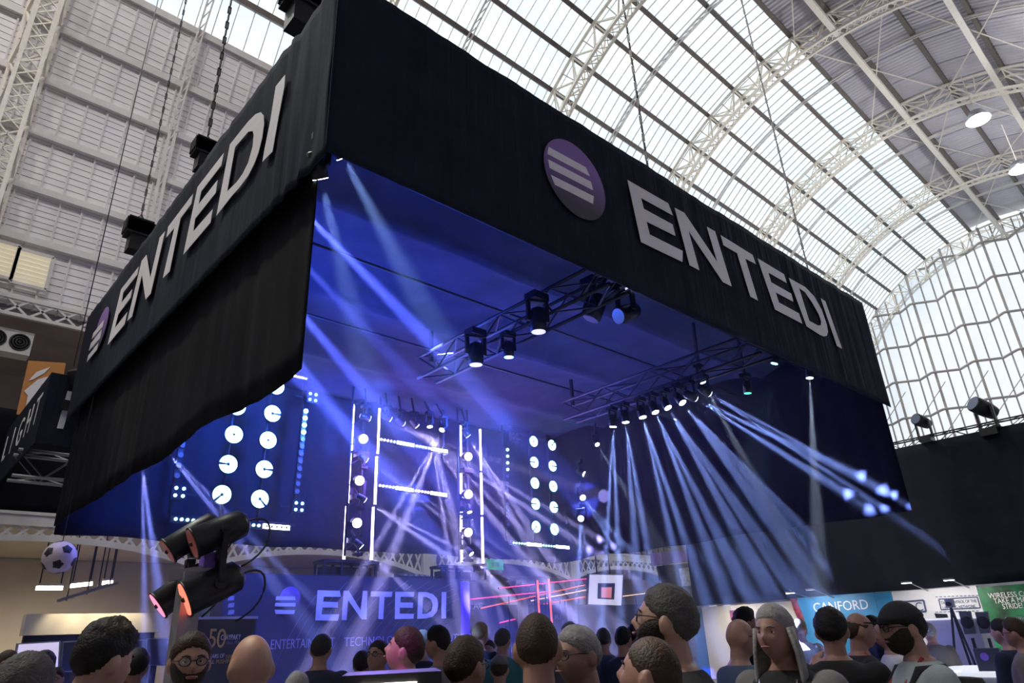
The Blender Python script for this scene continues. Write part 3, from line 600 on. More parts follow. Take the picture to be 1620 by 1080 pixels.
for a, e, lab, m_, pw in (((945, 703), (1005, 800), 'single white lamp left of the fanned beams', 'em_white', 1500), ((1112, 604), (1180, 730), 'white lamp above the end of the fanned beam row', 'em_white', 1500), ((1281, 598), (1262, 740), 'small lamp throwing a faint grey beam straight down near the right drape', 'em_white', 3000), ((1183, 622), (1190, 700), 'dark lamp glowing faint green behind the fanned beams', 'em_green', 0)):
    p = atx(a[0], a[1], 9.6 if a[0] != 945 else 12.4); t_ = atx(e[0], e[1], 9.6 if a[0] != 945 else 12.0)
    if a[0] == 1281: p = aty(a[0], a[1], YF+.45); t_ = V((p.x-.1, p.y+.3, p.z-2))
    moving_head(p, t_, lab, None, m_, .065, hang=(p.x, p.y, 6.5))
    if pw: spot('shaft', p+(t_-p).normalized()*.05, t_, 6, pw*10, (.5, .62, .9), .6, .02)
# grey-violet shafts falling outside the rig on the right
p = aty(1225, 575, 5.0); moving_head(p, atx(1150, 950, 10.5), 'dark wash head behind the fascia letters casting the broad teal haze', None, 'em_teal', .07, hang=(p.x, YF+.35, 6.6)); spot('wash_beam', p, atx(1150, 950, 10.5), 20, 16000, (.16, .36, .75), 1.0, .05)
# --- LED grids
def led_disc(px, ang, y, r, m_, label, group):
    c = aty(px[0], px[1], y); o = empty('round_led_lamp', c, label, 'lamp', group)
    MB().lathe([(r*1.04, 0), (r*1.02, .06), (r*.7, .10)], (0, 0, 0), (0, 1, 0), 24).build('housing', 'black_metal', o)
    n = 36; outer = []; g = .16
    if ang is None:
        MB().plate([[V((r*math.cos(2*math.pi*k/n), -.012, r*math.sin(2*math.pi*k/n))) for k in range(n)], [V((r*.16*math.cos(2*math.pi*k/12), -.012, r*.16*math.sin(2*math.pi*k/12))) for k in range(12)]], (0, -1, 0), .01).build('light_ring', m_, o)
    else:
        a0 = math.radians(ang); lp = [V((r*math.cos(a0+g+(2*math.pi-2*g)*k/n), -.012, r*math.sin(a0+g+(2*math.pi-2*g)*k/n))) for k in range(n+1)]
        lp += [V((r*.2*math.cos(a0-.45-(2*math.pi-.9)*k/12), -.012, r*.2*math.sin(a0-.45-(2*math.pi-.9)*k/12))) for k in range(13)]
        MB().plate([lp], (0, -1, 0), .01).build('light_ring', m_, o)
    MB().ball((0, -.012, 0), (r*.13, .02, r*.13), 10, 6).build('centre_cap', 'black_plastic', o); MB().bar((0, .09, 0), (0, .13, 0), .05).build('bracket', 'black_metal', o)
    return o
LG = [(384, 602), (375, 643), (370, 687), (361, 734), (351, 782)], [(437, 611), (431, 654), (424, 696), (418, 742), (411, 789)]
RG = [(844, 698), (845, 731), (846, 764), (847, 797), (848, 833)], [(873, 704), (874, 737), (875, 769), (876, 802), (877, 837)]
NA = [[135, 180, None, 180, 225], [45, 0, None, 0, -45]]
pos = ['top', 'second', 'middle', 'fourth', 'bottom']; YG = 11.9
for gi, (G, m_, side, r_) in enumerate(((LG, 'em_cyan', 'left lamp grid next to the side drape', .155), (RG, 'em_teal', 'right lamp grid next to the fanned beams', .135))):
    for ci in range(2):
        for k in range(5): led_disc(G[ci][k], NA[ci][k], YG, r_, m_, '%s round cyan lamp, %s column of the %s' % (pos[k], 'outer' if (ci == 0) == (gi == 0) else 'inner', side), 'round lamps of the grids')
# battens
def batten(a, b_, units, label, y=YG, m_dot='em_cyan', h=.055):
    A, B = aty(a[0], a[1], y), aty(b_[0], b_[1], y); B.y = A.y = y; d = B-A; ln = d.length; d.normalize(); q = V((0, -1, 0)); n_ = d.cross(q).normalized()
    o = empty('led_batten', A, label, 'lamp'); MB().bar(V((0, .06, 0))-d*.02, d*(ln+.02)+V((0, .06, 0)), .08, h*1.5, ref=n_).build('housing', 'black_metal', o)
    if 'between the light tubes' in label:
        for t_ in (.03, .97): MB().bar(d*ln*t_+V((0, .09, 0)), V((d.x*ln*t_, .09, 6.62-A.z)), .025).build('hanger', 'black_metal', o)
    for u in range(units):
        s0 = ln*u/units; w = ln/units
        for k in range(5): MB().cyl(d*(s0+w*(.06+.09*k))+V((0, .015, 0)), d*(s0+w*(.06+.09*k))+V((0, -.005, 0)), h*.36, 12).build('pixel_lens', m_dot, o)
        MB().bar(d*(s0+w*.50)+V((0, .01, 0)), d*(s0+w*.98)+V((0, .01, 0)), .02, h*1.1, ref=n_).build('strobe_strip', 'em_white', o)
        for k in range(5): MB().bar(d*(s0+w*(.545+.09*k))+V((0, -.003, 0)), d*(s0+w*(.575+.09*k))+V((0, -.003, 0)), .012, h*.6, ref=n_).build('dark_cell', 'black_plastic', o)
batten((352, 566), (487, 597), 2, 'led batten above the left lamp grid', h=.07); batten((272, 820), (460, 835), 2, 'led batten below the left lamp grid', h=.07)
batten((806, 669), (897, 688), 2, 'led batten above the right lamp grid'); batten((810, 858), (902, 866), 2, 'led batten below the right lamp grid')
batten((600, 694), (709, 714), 2, 'upper led batten between the light tubes', 11.9, 'em_violet'); batten((598, 767), (708, 783), 2, 'lower led batten between the light tubes', 11.9, 'em_violet')
def dots(a, b_, n, lit, label, y=YG, m_='em_cyan', r=.045):
    A, B = aty(a[0], a[1], y), aty(b_[0], b_[1], y); o = empty('pixel_strip', A, label, 'lamp'); d = B-A
    MB().bar(V((0, .05, 0))-d*.03, d*1.03+V((0, .05, 0)), .09, .06, ref=(0, 1, 0)).build('housing', 'black_metal', o)
    for k in range(n): MB().cyl(d*(k/(n-1))+V((0, .012, 0)), d*(k/(n-1))+V((0, -.012, 0)), r, 12).build('pixel_lens', m_ if k < lit else 'lens_dim', o)
dots((484, 650), (470, 777), 12, 4, 'upright pixel strip on the inner side of the left lamp grid'); dots((294, 672), (280, 752), 6, 0, 'upright unlit pixel strip on the outer side of the left lamp grid')
dots((803, 711), (804, 830), 12, 4, 'upright pixel strip on the inner side of the right lamp grid', r=.034); dots((897, 730), (898, 826), 12, 4, 'upright pixel strip on the outer side of the right lamp grid', m_='em_teal', r=.034)
# small four-eye lamps round the grids
for a, lab in (((495, 628), 'small four-eyed lamp at the upper inner corner of the left grid'), ((284, 778), 'small four-eyed lamp at the lower outer corner of the left grid'), ((473, 801), 'small four-eyed lamp at the lower inner corner of the left grid'), ((815, 690), 'small four-eyed lamp at the upper inner corner of the right grid'), ((908, 715), 'small four-eyed lamp at the upper outer corner of the right grid')):
    c = aty(a[0], a[1], YG); o = empty('four_eye_lamp', c, lab, 'lamp'); MB().box((-.12, 0, -.12), (.12, .1, .12)).build('housing', 'black_metal', o)
    MB().bar((0, .09, 0), (.30 if a[0] in (284, 815) else -.30, .13, 0), .03).build('bracket', 'black_metal', o)
    for x in (-.06, .06):
        for z in (-.06, .06): MB().cyl((x, .005, z), (x, -.01, z), .028, 10).build('eye', 'em_teal' if a[0] < 500 and a[1] > 600 else 'lens_dim', o)
# frames that carry the grids
for (G, strips, lab) in ((LG, ((484, 650), (470, 777), (294, 672), (280, 752)), 'dark pipe frame carrying the left lamp grid'), (RG, ((803, 711), (804, 830), (897, 730), (898, 826)), 'dark pipe frame carrying the right lamp grid')):
    mb = MB(); xs = [sum(aty(q[0], q[1], YG).x for q in c)/len(c) for c in (G[0], G[1], strips[:2], strips[2:])]
    for x in xs: mb.cyl((x, YG+.125, 3.75), (x, YG+.125, 6.62), .024)
    mb.cyl((min(xs), YG+.15, 6.6), (max(xs), YG+.15, 6.6), .02); mb.cyl((min(xs), YG+.15, 3.75), (max(xs), YG+.15, 3.75), .02)
    tag(mb.build('lamp_frame', 'black_metal'), lab, 'frame')
# light tubes
tubes = [([(560, 638), (555.5, 715), (549, 798), (543.5, 887)], 'outer left'), ([(601, 644), (597, 720), (592, 800), (586, 888)], 'inner left'), ([(729, 671), (729.3, 742), (729.8, 813), (730, 891)], 'inner right'), ([(759.5, 677), (761, 746), (762.5, 816), (764, 893)], 'outer right')]
for pts, nm in tubes:
    for k in range(3):
        a, c = aty(pts[k][0], pts[k][1], 11.8), aty(pts[k+1][0], pts[k+1][1], 11.8); c = V((a.x*.5+c.x*.5, 11.8, c.z)); a = V((c.x, 11.8, a.z))
        o = empty('light_tube', c, '%s section of the %s upright violet-white light tube' % (('top', 'middle', 'bottom')[k], nm), 'light tube'); ln = a.z-c.z
        MB().cyl((0, 0, .03), (0, 0, ln-.03), .024 if k else .021, 12).build('glowing_tube', 'em_violet', o); MB().cyl((0, 0, 0), (0, 0, .03), .028, 12).build('end_cap', 'black_plastic', o); MB().cyl((0, 0, ln-.03), (0, 0, ln), .028, 12).build('end_cap', 'black_plastic', o)
for x0, lab in ((aty(570, 760, 11.55).x, 'left'), (aty(742, 760, 11.55).x, 'right')):
    mb = MB()
    for dx in (-.14, .14):
        mb.cyl((x0+dx, 11.75, 3.2), (x0+dx, 11.75, 6.6), .022)
    for k in range(9): mb.bar((x0-.14, 11.75, 3.3+.4*k), (x0+.14, 11.75, 3.5+.4*k), .02)
    tag(mb.build('ladder_tower', 'steel_dark'), 'dark ladder tower standing between the %s pair of light tubes' % lab, 'tower')
glow('tube_glow_left', (7.1, 11.2, 4.9), 170, (.34, .16, 1), .5); glow('tube_glow_right', (9.7, 11.2, 4.9), 170, (.34, .16, 1), .5)
# blue washes on roof cloth and backdrop
for p, t, pw in (((3.2, 8.6, 4.6), (4.2, 6.2, 6.3), 420), ((5.0, 9.5, 4.4), (5.2, 7.2, 6.3), 420), ((8.0, 9.8, 4.4), (8, 6.5, 6.3), 200), ((11, 9.5, 4.4), (11, 6.8, 6.3), 90)):
    spot('wash', p, t, 120, pw, (.03, .10, 1), .8, .2)
for x, pw in ((3.8, 1300), (6.4, 1500), (9.4, 1200)): spot('wash', (x, 10.2, 6.1), (x, 12.4, 4.6), 125, pw, (.03, .11, 1), .8, .2)
# ================================================================ LOGO WALL UNDER THE RIG
YS_ = 11.6
mat('sign_navy', (.030, .030, .055), .55, var=.15, scale=2); mat('sign_line', (.16, .14, .24), .5); mat('lav_print', (.55, .53, .66), .5); mat('lav_dim', (.34, .32, .44), .5)
mat('gold_print', (.75, .42, .12), .5); mat('violet_face', (.20, .10, .55), .5); mat('poster_dark', (.020, .020, .035), .45)
x0, x1 = aty(357, 915, YS_).x, aty(728, 910, YS_).x
sw = empty('logo_wall', (x0, YS_, 0), 'dark navy stand wall with a large pale logo and lettering under the rig', 'wall panel'); L = V(sw.location)
ZS = aty(560, 911, YS_).z
MB().box(V((x0, YS_, 0))-L, V((x1, YS_+.5, ZS))-L).build('panel', 'sign_navy', sw)
MB().box(V((x1, YS_+.01, 0))-L, V((x1+.25, YS_+.5, ZS-.05))-L).build('violet_return', 'violet_face', sw)
SK = 330/1620; sg = lambda pts: conv(pts, (400, 900), SK)
sign_letters = [('E', [sg([(503, 163), (675, 168), (685, 215), (552, 213), (545, 252), (662, 256), (660, 298), (540, 297), (533, 352), (672, 350), (660, 400), (485, 397)])]),
 ('N', [sg([(705, 167), (745, 167), (838, 320), (855, 168), (890, 170), (885, 390), (845, 390), (740, 240), (728, 395), (690, 395)])]),
 ('T', [sg([(918, 172), (1085, 175), (1078, 215), (1022, 215), (1013, 388), (975, 388), (985, 213), (915, 213)])]),
 ('E', [sg([(1107, 175), (1255, 177), (1250, 215), (1148, 214), (1146, 258), (1245, 260), (1243, 300), (1142, 300), (1140, 345), (1250, 347), (1248, 385), (1103, 388)])]),
 ('D', [sg([(1285, 177), (1350, 178), (1400, 195), (1432, 230), (1440, 280), (1430, 330), (1395, 370), (1345, 383), (1277, 385)]), sg([(1322, 215), (1350, 216), (1382, 235), (1397, 280), (1385, 325), (1350, 345), (1316, 348)])]),
 ('I', [sg([(1467, 178), (1503, 178), (1500, 382), (1465, 383)])])]
sign_bars = [sg(p) for p in ([(185, 210), (328, 212), (332, 240), (178, 240)], [(175, 262), (333, 262), (330, 290), (170, 288)], [(170, 315), (328, 318), (320, 348), (178, 348)])]
sign_disc = sg([(290+85*math.cos(t), 225+85*math.sin(t)) for t in (0, .8, 1.6, 2.4, 3.2, 4.0, 4.8, 5.6)])
print_on(sw, sign_letters, sign_bars, sign_disc, lambda x, y: aty(x, y, YS_-.012), (0, -1, 0), 'lav_print')
for t, a, w in (('ENTERTAINMENT', (480, 1018), 100), ('TECHNOLOGY', (594, 1014), 96), ('DISTRIBUTION', (706, 1010), 80)):
    p = aty(a[0], a[1], YS_-.012); wd = (aty(a[0]+w/2, a[1], YS_)-aty(a[0]-w/2, a[1], YS_)).x
    text_on(t, p, (1, 0, 0), (0, 0, 1), .21, 'lav_dim', sw, wid=wd)
for j in range(26):                                   # fine printed arcs
    R_ = 1.2+.10*j; cxw, czw = x0+5.9, .4; pts = []
    for k in range(22):
        t = .12*math.pi+.8*math.pi*k/21; x, z = cxw+R_*1.25*math.cos(t)-.02*j, czw+R_*math.sin(t)
        if x0+.05 < x < x1-.05 and .05 < z < ZS-.04: pts.append(V((x, YS_-.003, z))-L)
    if len(pts) > 3: MB().tube(pts, .0035, 4).build('printed_arc', 'sign_line', sw)
# small second logo on the left end of the wall
for k in range(3): a = [(357, 943+11*k), (366, 942+11*k), (365, 949+11*k), (355, 950+11*k)]; MB().plate([[aty(x+5, y, YS_-.012)-L for x, y in a]], (0, -1, 0), .004).build('logo_bar', 'lav_dim', sw)
# risers with the tubes, console on top
for a, b_, lab in (((512, 884), (600, 911), 'black riser carrying the left pair of light tubes on the logo wall'), ((698, 893), (772, 910), 'black riser carrying the right pair of light tubes')):
    p, q = aty(*a, 11.65), aty(*b_, 11.65); o = empty('riser', (p.x, 11.65, ZS), lab, 'riser'); w_ = q.x-p.x; h_ = p.z-ZS
    MB().box((0, 0, h_-.05), (w_, .4, h_)).build('deck', 'black_metal', o)
    for x in (.03, w_*.33, w_*.66, w_-.07):
        for y in (.02, .36): MB().bar((x, y, 0), (x, y, h_-.05), .04).build('leg', 'black_metal', o)
    MB().box((0.05, .1, .0), (w_*.9, .3, h_*.6)).build('cable_box', 'black_plastic', o)
o = empty('control_console', aty(660, 909, 11.7), 'small dark control console lying on top of the logo wall', 'console'); o.location.z = ZS
MB().add([(-.35, 0, 0), (.35, 0, 0), (.35, .3, 0), (-.35, .3, 0), (-.35, 0, .04), (.35, 0, .04), (.35, .3, .11), (-.35, .3, .11)], [(0, 3, 2, 1), (4, 5, 6, 7), (0, 1, 5, 4), (1, 2, 6, 5), (2, 3, 7, 6), (3, 0, 4, 7)]).build('body', 'black_metal', o)
for k in range(5): MB().box((-.3+.13*k, .02, .05), (-.22+.13*k, .04, .075)).build('fader', 'alu', o)
# anniversary poster wall, left of the logo wall
YP = 10.6; x0, x1 = aty(312, 980, YP).x, aty(405, 980, YP).x; zt = aty(360, 979, YP).z
pw_ = empty('poster_wall', (x0, YP, 0), 'dark poster wall with a gold fifty and white lettering beside the bald head', 'poster'); L = V(pw_.location)
MB().box((0, 0, 0), (x1-x0, .12, zt)).build('panel', 'poster_dark', pw_); MB().box((-.02, -.02, zt), (x1-x0+.02, .14, zt+.035)).build('top_rail', 'lav_print', pw_)
def tpx(s, a, w, y, m_, par, size, al='CENTER'):
    p = aty(a[0], a[1], y-.012); wd = (aty(a[0]+w/2, a[1], y)-aty(a[0]-w/2, a[1], y)).x; return text_on(s, p, (1, 0, 0), (0, 0, 1), size, m_, par, wid=wd)
tpx('5', (336, 1011), 12, YP, 'gold_print', pw_, .36); tpx('0', (350, 1011), 14, YP, 'gold_print', pw_, .36)
tpx('CLAYPAKY', (365, 1008), 31, YP, 'letter_white', pw_, .10); tpx('Since 1976', (369, 1016), 20, YP, 'lav_dim', pw_, .055)
tpx('50 YEARS OF', (338, 1038), 34, YP, 'letter_white', pw_, .075); tpx('INNOVATION', (374, 1038), 33, YP, 'gold_print', pw_, .075); tpx('STILL', (331, 1047), 16, YP, 'letter_white', pw_, .075); tpx('PUSHING', (356, 1046), 28, YP, 'gold_print', pw_, .075)
# ================================================================ PAR CANS ON THE POLE
PD = 4.2
def P_(x, y, d=PD): r = ray(x, y); return C0+r*(d/math.hypot(r.x, r.y))
def px_len(n, d=PD): return n*d*1.08/FP
base = P_(304, 900); pole = empty('light_pole', (base.x, base.y, 0), 'grey steel pole with a cross bar carrying four par cans', 'stand')
ztop = P_(304, 905).z
MB().box((-.05, -.05, 0), (.05, .05, ztop)).build('upright', mat('pole_grey', (.30, .29, .31), .45, .5, var=.1), pole)
for k in range(4): MB().bar((0, 0, .03), (.4*math.cos(k*1.571+.4), .4*math.sin(k*1.571+.4), .03), .06, .05).build('foot', 'pole_grey', pole)
ca, cb = P_(268, 905)-V((base.x, base.y, 0)), P_(345, 885)-V((base.x, base.y, 0)); ca.z, cb.z = ztop-.02, ztop+.02
MB().bar(ca, cb, .05, .05).build('cross_bar', 'pole_grey', pole); MB().box(P_(331, 889)-V((base.x, base.y, 0))-V((.04, .04, .03)), P_(331, 889)-V((base.x, base.y, 0))+V((.04, .04, .05))).build('clamp_block', 'violet_face', pole)
axd = (RM@V((-.62, .42, -.55))).normalized()
def par_can(front, back, r, lens, label, d):
    f = P_(front[0], front[1], d); lat = (ax*(front[0]-back[0])-ay*(front[1]-back[1])).normalized(); dr = (lat*.84-(f-C0).normalized()*.54).normalized(); ln = .27; b_ = f-dr*ln; o = empty('par_can', b_, label, 'stage light')
    can = MB().lathe([(r*.5, -.03), (r*.88, 0), (r*.95, ln*.25), (r*.97, ln*.3), (r*.97, ln*.95), (r*1.06, ln*.96), (r*1.06, ln), (r*.97, ln), (r*.94, ln*.93)], (0, 0, 0), dr, 24).build('can', 'black_metal', o)
    MB().cyl(dr*(ln-.012), dr*(ln+.002), r*.93, 24).build('lens', lens, o); MB().ball(dr*(ln+.004), r*.16, 10, 6).build('lens_centre', 'black_plastic', o)
    side = dr.cross(V((0, 0, 1))).normalized(); yk = MB(); m_ = dr*ln*.38
    t_ = V((0, 0, -1 if 'upper' in label else 1))*r*1.55
    for s in (-1, 1): yk.bar(m_+side*s*r*1.05, m_+side*s*r*.6+t_, .03, .045)
    yk.bar(m_+side*r*.6+t_, m_-side*r*.6+t_, .045, .03); yk.build('yoke', 'black_metal', o)
    for s in (-1, 1): MB().cyl(m_+side*s*r*.98, m_+side*s*r*1.14, .03, 10).build('knob', 'black_plastic', o)
    MB().tube([-dr*(.02+.15*math.sin(math.pi*q/14))+V((0, 0, -.24*q/14+.03*math.sin(2*math.pi*q/14))) for q in range(15)], .006, 6).build('cable', 'black_plastic', o)
rp_ = px_len(20)
par_can((265, 872), (300, 850), rp_*.88, 'lens_rust', 'upper par can with a dull lens, half hidden by its neighbour', PD+.15)
par_can((304, 860), (352, 840), rp_, 'lens_rust', 'upper par can in front, dull red-rimmed lens, cables looping behind', PD-.1)
par_can((249, 958), (282, 935), rp_*.92, 'em_pink', 'lower par can glowing pink on the pole', PD+.15); par_can((292, 948), (342, 925), rp_*1.08, 'em_red', 'lower par can glowing bright orange-red on the pole', PD-.1)
# ================================================================ FOOTBALL
def football():
    r = .20; c = P_(94, 881, 11.0); o = empty('football', c, 'white and black football hanging on a thin wire below the rig', 'ball')
    MB().ball((0, 0, 0), r, 24, 14).build('ball', mat('ball_white', (.70, .58, .60), .5), o)
    ph = (1+5**.5)/2; vs = [V(v).normalized() for s in (-1, 1) for t in (-1, 1) for v in ((0, s, t*ph), (s, t*ph, 0), (t*ph, 0, s))]
    rot = Matrix.Rotation(.6, 3, 'X')@Matrix.Rotation(.4, 3, 'Z'); bk = mat('ball_black', (.015, .015, .02), .5)
    for v in vs:
        v = rot@v; u = v.cross(V((.3, .5, .8))).normalized(); w = v.cross(u)
        ring = [(v*math.cos(.34)+(u*math.cos(k*1.2566)+w*math.sin(k*1.2566))*math.sin(.34))*r*1.012 for k in range(5)]; mid_ = [(v*math.cos(.17)+(u*math.cos(k*1.2566)+w*math.sin(k*1.2566))*math.sin(.17))*r*1.016 for k in range(5)]
        MB().add(ring+mid_+[v*r*1.018, v*r*.9], [(k, (k+1) % 5, 5+(k+1) % 5, 5+k) for k in range(5)]+[(5+k, 5+(k+1) % 5, 10) for k in range(5)]+[((k+1) % 5, k, 11) for k in range(5)]).build('patch', 'ball_black', o)
    MB().cyl((0, 0, r), (0, 0, 3.5), .006, 6).build('wire', 'steel_dark', o)
football()
# ================================================================ RIGHT-HAND STANDS
XW = 25.0
drape('wall_drape', (XW, -6, 0), (XW, 16.6, 0), 7.02, 2.58, (-1, 0, 0), 'huge plain black drape above the row of exhibition stands', 'wall_drape', 180, 21, .06, .02)
o = truss_mesh(22.6, .3).build('box_truss', 'steel_dark'); o.location = (XW+.22, -6, 7.1); o.rotation_euler = (0, 0, math.pi/2); tag(o, 'dark truss along the top of the huge black drape', 'truss')
for a, tl, lab, r_ in (((1455, 683), (-.9, .3, .25), 'moving head lying sideways on the top edge of the black drape', .20), ((1548, 660), (-.8, .5, .45), 'taller moving head tilted on the top edge of the black drape', .26)):
    p = atx(a[0], a[1]-18, XW); moving_head(p+V(tl)*.2, p+V(tl)*3, lab, None, 'lens_dim', r_, stand=-1)
mat('stand_blue', (.02, .26, .52), .45, var=.06, scale=1); mat('stand_white', (.66, .66, .70), .5); mat('stand_green', (.015, .16, .06), .5, var=.8, scale=1.6); mat('stand_cream', (.72, .66, .52), .5); mat('ink', (.04, .06, .14), .5); mat('blue_dim', (.06, .17, .32), .5)
mat('em_panel', (.8, .8, .85), .4, emit=(.9, .93, 1), es=.6)
def wy(x, y=940): return atx(x, y, XW).y
XB = XW-.25
def wall_stand(a, b_, z, m_, label, cat='stand wall'):
    y0, y1 = wy(a), wy(b_); o = empty('stand_wall', (XB, y1, 0), label, cat); MB().box((0, 0, 0), (.12, y0-y1-.01, z)).build('panel', m_, o); return o
def tw(s, a, w, m_, par, size):
    p = atx(a[0], a[1], XB-.012); k = abs((atx(a[0]+w/2, a[1], XB)-atx(a[0]-w/2, a[1], XB)).y); return text_on(s, p, (0, -1, 0), (0, 0, 1), size, m_, par, wid=k)
o = wall_stand(1095, 1112, 2.45, 'blue_dim', 'narrow dim blue stand wall at the end of the black drape')
o = wall_stand(1112, 1157, 2.5, 'stand_cream', 'plain cream stand wall beside the bald man'); o = wall_stand(1157, 1200, 2.5, 'stand_cream', 'cream stand wall with a small red and black sign')
p = atx(1171, 972, XB-.03)-V(o.location); MB().box(p-V((.01, .42, .17)), p+V((.01, .42, .17))).build('small_sign', mat('sign_red', (.35, .05, .08), .5, var=.5, scale=6), o)
o = wall_stand(1200, 1265, 2.5, 'stand_cream', 'pale stand wall with a red streak behind the long-haired person')
p = atx(1257, 960, XB-.02)-V(o.location); MB().plate([[p+V((0, y, z)) for y, z in ((.1, .3), (-.12, .25), (-.25, -.3), (-.3, -.9), (-.1, -.6), (.05, -.1))]], (-1, 0, 0), .01).build('red_streak', 'sign_red', o)
o = wall_stand(1265, 1388, 2.58, 'stand_blue', 'bright blue stand wall with white serif lettering'); tw('CANFORD', (1329, 959), 87, 'letter_white', o, .42)
o = wall_stand(1388, 1415, 2.56, 'stand_blue', 'bright blue side wall without lettering')
o = wall_stand(1415, 1552, 2.55, 'stand_white', 'white stand wall with boxed dark slogan and dashed lines'); L = V(o.location)
tw('TAKE CONTROL OF THE', (1516, 952), 57, 'ink', o, .12); tw('LIGHTING NETWORK', (1517, 960), 52, 'ink', o, .12); tw('C', (1454, 960), 11, 'ink', o, .36); tw('L', (1432, 961), 8, 'ink', o, .36)
def frame_px(px, m_, par, w=.03, nm='printed_frame'):
    P = [atx(x, y, XB-.012)-V(par.location) for x, y in px]; mb = MB()
    for a, c in zip(P, P[1:]+P[:1]): mb.bar(a, c, w, .01, ref=(1, 0, 0))
    mb.build(nm, m_, par)
frame_px([(1485, 947.5), (1546, 944), (1551, 961), (1489, 964)], 'ink', o); frame_px([(1425, 952), (1461, 949), (1465, 967), (1428, 970)], 'ink', o, .05)
for k in range(11):
    for y0_, y1_ in ((944-.25*k, 944-.25*k), (968-.2*k, 968-.2*k)): a = atx(1480+6.4*k, y0_, XB-.012)-L; MB().bar(a, a+V((0, -.07, 0)), .02, .008, ref=(1, 0, 0)).build('dash', 'ink', o)
o = wall_stand(1552, 1690, 2.5, 'stand_green', 'dark green stand wall with a white slogan in capitals')
tw('WIRELESS COMMS', (1606, 940), 88, 'letter_white', o, .2); tw('TAKE A MAJOR', (1606, 949), 70, 'letter_white', o, .2); tw('STRIDE!', (1602, 958.5), 32, 'letter_white', o, .2); tw('Smart Wireless', (1612, 978), 44, 'lav_dim', o, .12); tw('High', (1594, 987), 14, 'lav_dim', o, .12); tw('DECT', (1598, 996), 14, 'lav_dim', o, .12)
for a, lab, m_ in (((1250, 937), 'warm', 'em_warm'), ((1282, 932), 'small white', 'em_panel'), ((1434, 921), 'bright', 'em_warm'), ((1501, 916.5), 'brightest', 'em_warm'), ((1128, 957), 'faint', 'em_panel'), ((1150, 956), 'fainter', 'em_panel')):
    p = atx(a[0], a[1], XB-1.6); o = empty('arm_lamp', (XB, p.y, 2.5), '%s flat arm lamp reaching out over the stand walls %s' % (lab, 'by the blue wall' if a[0] < 1300 and a[0] > 1200 else 'by the white wall' if a[0] > 1300 else 'by the cream wall'), 'lamp'); L = V(o.location)
    MB().bar(V((0, 0, 0)), p-L+V((.1, 0, .03)), .03).build('arm', 'alu', o); MB().box(p-L-V((.08, .13, .015)), p-L+V((.08, .13, .03))).build('head', 'alu', o); MB().box(p-L-V((.07, .12, .03)), p-L+V((.07, .12, -.016))).build('diffuser', m_, o)
    spot('arm_light', p-V((0, 0, .06)), V((XB, p.y, .9)), 120, 80, (1, .95, .88), .6, .1)
# demo display in front of the white wall
XD = 15.0
o = empty('display_plinth', atx(1515, 1000, XD), 'white display plinth with dark panels on its top', 'plinth'); o.location.z = 0; zz = atx(1515, 979, XD).z; yy = o.location.y
MB().box((-.3, -.45, 0), (.3, .45, zz)).build('body', 'stand_white', o); MB().box((-.32, -.47, zz), (.32, .47, zz+.03)).build('top', 'em_panel', o)
def panel_px(quad, X, name, label, m_, cat, th=.05):
    P = [atx(x, y, X) for x, y in quad]; c = sum(P, V((0, 0, 0)))/4; o = empty(name, c, label, cat); MB().plate([[p-c for p in P]], (-1, 0, 0), th).build('face', m_, o); return o, c, P
mat('panel_grey', (.12, .12, .13), .5, var=.1)
for q, lab in (([(1516, 966), (1535, 967), (1543, 1002), (1526, 1003)], 'dark grey panel loudspeaker nearer the green wall, first of two'), ([(1542, 968), (1562, 967), (1568, 1001), (1551, 1002)], 'dark grey panel loudspeaker closest to the green wall')):
    o, c, P = panel_px(q, 14.6, 'panel_speaker', lab, 'panel_grey', 'speaker'); MB().lathe([(.10, 0), (.08, .012), (.02, .02)], V((-.001, 0, 0)), (-1, 0, 0), 16).build('driver', 'black_plastic', o); MB().bar(V((.05, 0, -.25)), V((.05, .0, -c.z+.0)), .04).build('stand_pole', 'steel_dark', o)
o, c, P = panel_px([(1478, 970), (1497, 971), (1507, 1003), (1492, 1006)], 14.8, 'monitor', 'black tilted monitor left of the panel loudspeakers', 'black_plastic', 'monitor'); MB().bar(V((.05, 0, -.2)), V((.05, 0, -c.z)), .05).build('stand_pole', 'steel_dark', o)
p = atx(1503, 955, 14.4); o = empty('tripod_camera', (p.x, p.y, 0), 'small camera on a slim tripod in front of the boxed slogan', 'camera'); MB().box(V((-.06, -.06, p.z-.06)), V((.06, .06, p.z+.08))).build('camera_body', 'alu', o); MB().cyl((-.06, 0, p.z), (-.12, 0, p.z), .035, 12).build('lens', 'black_plastic', o)
for k in range(3): MB().bar((0, 0, p.z-.06), (.35*math.cos(k*2.1), .35*math.sin(k*2.1), 0), .03).build('leg', 'steel_dark', o)
o = empty('counter', atx(1590, 1062, 9.0), 'white counter with a glowing edge at the end of the stands', 'counter'); o.location.z = 0; zz = atx(1590, 1062, 9.0).z
MB().box((-.2, -1.6, 0), (1.2, .8, zz-.04)).build('body', 'stand_white', o); MB().box((-.22, -1.62, zz-.04), (1.22, .82, zz)).build('top', 'em_panel', o)
yc_ = o.location.y
p = atx(1568, 1050, 9.1); o = empty('brochure_box', (p.x, p.y, zz), 'dark violet brochure box on the white counter', 'box'); MB().box((-.04, -.12, 0), (.04, .12, .22)).build('box', 'sign_navy', o); MB().cyl((-.042, .03, .14), (-.046, .03, .14), .04, 14).build('printed_ring', 'violet_face', o)
